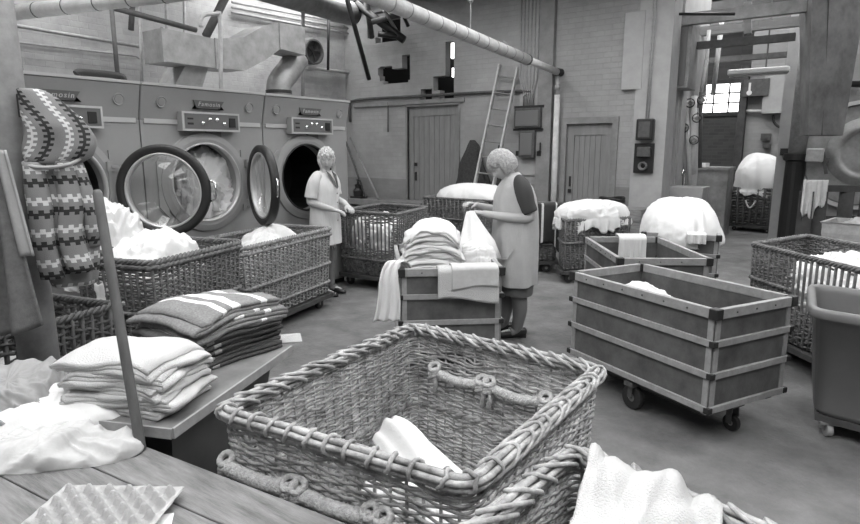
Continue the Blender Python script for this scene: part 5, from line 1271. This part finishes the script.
    for (gname, gm, pts, rs) in S['tubes']:
        P = smooth_path([W(p) for p in pts], 5); n_ = len(P); rr_ = interp(rs, n_)
        m_ = MB(); m_.tube(P, [r*(1+.018*sin(i*1.1)) for i, r in enumerate(rr_)], 20); m_.build(gname, gm, root, smooth=True)
    for side in ('L', 'R'):
        ft = S['foot'+side]; m_ = MB(); d_ = (V(ft[-1])-V(ft[0])); d_.z = 0; d_.normalize(); s_ = V((d_.y, -d_.x, 0)); a0_ = V(ft[0]); a0_.z = 0
        secs = [(-.055, .02, .03, .075), (-.038, .036, .0, .092), (.02, .040, .004, .088), (.08, .044, .0, .080), (.14, .048, .0, .068), (.195, .042, .0, .052), (.225, .02, .004, .03)]
        m_.rings([[W(a0_+d_*x+s_*(w_*cos(t))+V((0, 0, max(.0, (lo_+hi_)/2+(hi_-lo_)/2*sin(t)*1.0)))) for t in [2*PI*k/16 for k in range(16)]] for (x, w_, lo_, hi_) in secs]); so = m_.build('shoe', 'black', root, smooth=True)
        MB().box(W(a0_+d_*-.02+V((0, 0, .018))), (.05, .05, .036), ang).build('heel', 'black', so)
    return root, W, HP
S1 = dict(torso=[(.80, 0, -.02, .12, .10), (.92, 0, -.03, .165, .13), (1.06, 0, -.02, .14, .125), (1.22, 0, .0, .15, .13), (1.33, 0, .01, .15, .10), (1.39, 0, .03, .09, .07), (1.42, 0, .04, .05, .05)],
    armL=[(-.15, .01, 1.34), (-.185, -.02, 1.24), (-.215, -.07, 1.09), (-.20, .0, 1.065), (-.15, .17, 1.075), (-.10, .30, 1.095)],
    armR=[(.15, .03, 1.34), (.185, .03, 1.24), (.21, .02, 1.11), (.19, .09, 1.09), (.12, .24, 1.12), (.06, .34, 1.15)],
    legL=[(-.09, -.03, .86), (-.095, -.02, .68), (-.09, .0, .45), (-.09, -.03, .33), (-.088, -.03, .2), (-.085, -.02, .08)],
    legR=[(.09, -.01, .86), (.09, .03, .68), (.085, .07, .46), (.085, .05, .33), (.085, .05, .2), (.085, .06, .08)],
    footL=[(-.085, -.045, .045), (-.088, .03, .045), (-.09, .1, .032), (-.09, .16, .026)], footR=[(.085, .035, .045), (.088, .11, .045), (.09, .18, .032), (.09, .24, .026)],
    head=(0, .125, 1.475), neck=(0, .065, 1.41), hyaw=.05, hpitch=math.radians(36), hair='hairmid', hlow=.45, curly=.07, hvol=.36, curl=1.0, scale=.985,
    hupL=(0, .2, 1), hupR=(0, .3, 1),
    garments=[('skirt', 'skirt', [(.385, 0, -.01, .185, .155), (.5, 0, -.01, .19, .16), (.62, 0, -.01, .18, .15), (.75, 0, -.01, .17, .15)], .02, 5, 1),
        ('overall', 'overall', [(.475, 0, .0, .225, .185), (.60, 0, .0, .222, .19), (.75, 0, .0, .218, .195), (.90, 0, .0, .212, .198), (1.02, 0, .0, .200, .193), (1.12, 0, .005, .196, .190), (1.22, 0, .012, .192, .178), (1.30, 0, .015, .175, .150), (1.36, 0, .022, .140, .11), (1.405, 0, .035, .085, .075), (1.43, 0, .045, .062, .06)], .06, 7, 2)],
    tubes=[('sleeve', 'sleeve', [(-.09, .015, 1.385), (-.13, .01, 1.365), (-.18, -.01, 1.29), (-.205, -.035, 1.19), (-.216, -.065, 1.11)], [.025, .055, .074, .067, .06]),
        ('sleeve', 'sleeve', [(.09, .03, 1.385), (.13, .03, 1.365), (.18, .03, 1.29), (.20, .03, 1.2), (.21, .03, 1.13)], [.025, .055, .074, .066, .06]),
        ('stocking', 'stocking', [(-.095, -.02, .6), (-.09, .0, .45), (-.09, -.03, .33), (-.088, -.03, .2), (-.087, -.0, .07), (-.09, .05, .05)], [.071, .063, .067, .058, .044, .043]),
        ('stocking', 'stocking', [(.09, .05, .6), (.085, .07, .46), (.085, .05, .33), (.085, .05, .2), (.085, .08, .07), (.088, .13, .05)], [.071, .063, .067, .058, .044, .043])])
r1, W1, HP1 = person('person', 'person in a pale sleeveless overall over a dark jersey, bending over the cart', (-2.37, 4.53, 0), math.radians(222), S1)
m_ = MB().tube([W1((-.21, .07+.0, .80)), W1((-.205, .12, .72)), W1((-.15, .17, .71))], .006, 6); m_.build('pocket_edge', 'overall', r1)
S2 = dict(torso=[(.80, 0, -.02, .12, .10), (.92, 0, -.02, .16, .12), (1.06, 0, -.02, .13, .105), (1.22, 0, .0, .145, .115), (1.33, 0, -.01, .15, .09), (1.39, 0, .0, .09, .07), (1.43, 0, .01, .05, .05)],
    armR=[(.155, -.01, 1.345), (.185, -.03, 1.25), (.205, -.06, 1.10), (.20, -.02, 1.07), (.17, .10, 1.03), (.13, .20, 1.00)],
    armL=[(-.155, -.01, 1.345), (-.185, .0, 1.25), (-.20, .0, 1.12), (-.17, .06, 1.08), (-.11, .17, 1.06), (-.06, .25, 1.03)],
    legL=[(-.09, -.03, .86), (-.09, -.02, .68), (-.085, .0, .45), (-.085, -.03, .33), (-.085, -.03, .2), (-.085, -.03, .08)],
    legR=[(.09, -.03, .86), (.09, -.02, .68), (.085, .0, .45), (.085, -.03, .33), (.085, -.03, .2), (.085, -.03, .08)],
    footL=[(-.085, -.045, .045), (-.088, .03, .045), (-.09, .1, .032), (-.09, .16, .026)], footR=[(.085, -.045, .045), (.088, .03, .045), (.09, .1, .032), (.09, .16, .026)],
    head=(0, .03, 1.53), neck=(0, .005, 1.43), hyaw=math.radians(-58), hpitch=math.radians(4), hair='hairlight', hlow=.55, curly=.26, hvol=.22, curl=.9, scale=.965, hupL=(0, .2, 1), hupR=(0, .2, 1),
    garments=[('smock', 'smock', [(.60, 0, -.01, .215, .17), (.72, 0, -.01, .212, .168), (.85, 0, -.01, .205, .165), (.97, 0, -.01, .195, .155), (1.08, 0, -.01, .180, .145), (1.18, 0, .0, .186, .150), (1.27, 0, .0, .186, .142), (1.335, 0, -.005, .172, .11), (1.385, 0, .0, .11, .08), (1.415, 0, .0, .066, .062)], .035, 6, 3)],
    tubes=[('sleeve', 'smock', [(.09, -.01, 1.385), (.13, -.01, 1.37), (.18, -.02, 1.29), (.20, -.04, 1.2), (.208, -.05, 1.13)], [.025, .052, .069, .068, .068]),
        ('sleeve', 'smock', [(-.09, -.01, 1.385), (-.13, -.01, 1.37), (-.18, -.0, 1.29), (-.20, .0, 1.2), (-.20, .01, 1.14)], [.025, .052, .069, .068, .068]),
        ('stocking', 'stocking', [(-.09, -.02, .6), (-.085, .0, .45), (-.085, -.03, .33), (-.085, -.03, .2), (-.086, -.01, .07), (-.09, .05, .05)], [.07, .06, .064, .055, .044, .043]),
        ('stocking', 'stocking', [(.09, -.02, .6), (.085, .0, .45), (.085, -.03, .33), (.085, -.03, .2), (.086, -.01, .07), (.09, .05, .05)], [.07, .06, .064, .055, .044, .043])])
r2, W2, HP2 = person('person', 'person with curly light hair in a pale smock, standing by the dryers', (-4.76, 4.65, 0), math.radians(12), S2)
cb = MB()
for s in (-1, 1): cb.add([W2((s*.055, .055, 1.425)), W2((s*.085, .10, 1.375)), W2((s*.03, .160, 1.24)), W2((s*.004, .163, 1.22)), W2((s*.012, .150, 1.29)), W2((s*.035, .10, 1.385))], [(0, 1, 2, 3, 4, 5), (5, 4, 3, 2, 1, 0)])
cb.build('collar', 'skirt', r2)
for k in range(4): MB().lathe([(0, .004), (.008, .003), (.009, 0)], W2((.0, .158-.0*k, 1.17-.1*k)), rz2 if False else (W2((0, 1, 0))-W2((0, 0, 0))), 10).build('button', 'steel', r2)
# ------------------------------------------------------------------ LIGHT
w = bpy.data.worlds.new('world'); bpy.context.scene.world = w; w.use_nodes = True
w.node_tree.nodes['Background'].inputs[0].default_value = (1, 1, 1, 1); w.node_tree.nodes['Background'].inputs[1].default_value = .22
sc = bpy.context.scene
sc.view_settings.view_transform = 'Standard'; sc.view_settings.look = 'None'; sc.view_settings.gamma = 1; sc.view_settings.exposure = 0.0; sc.view_settings.use_curve_mapping = False
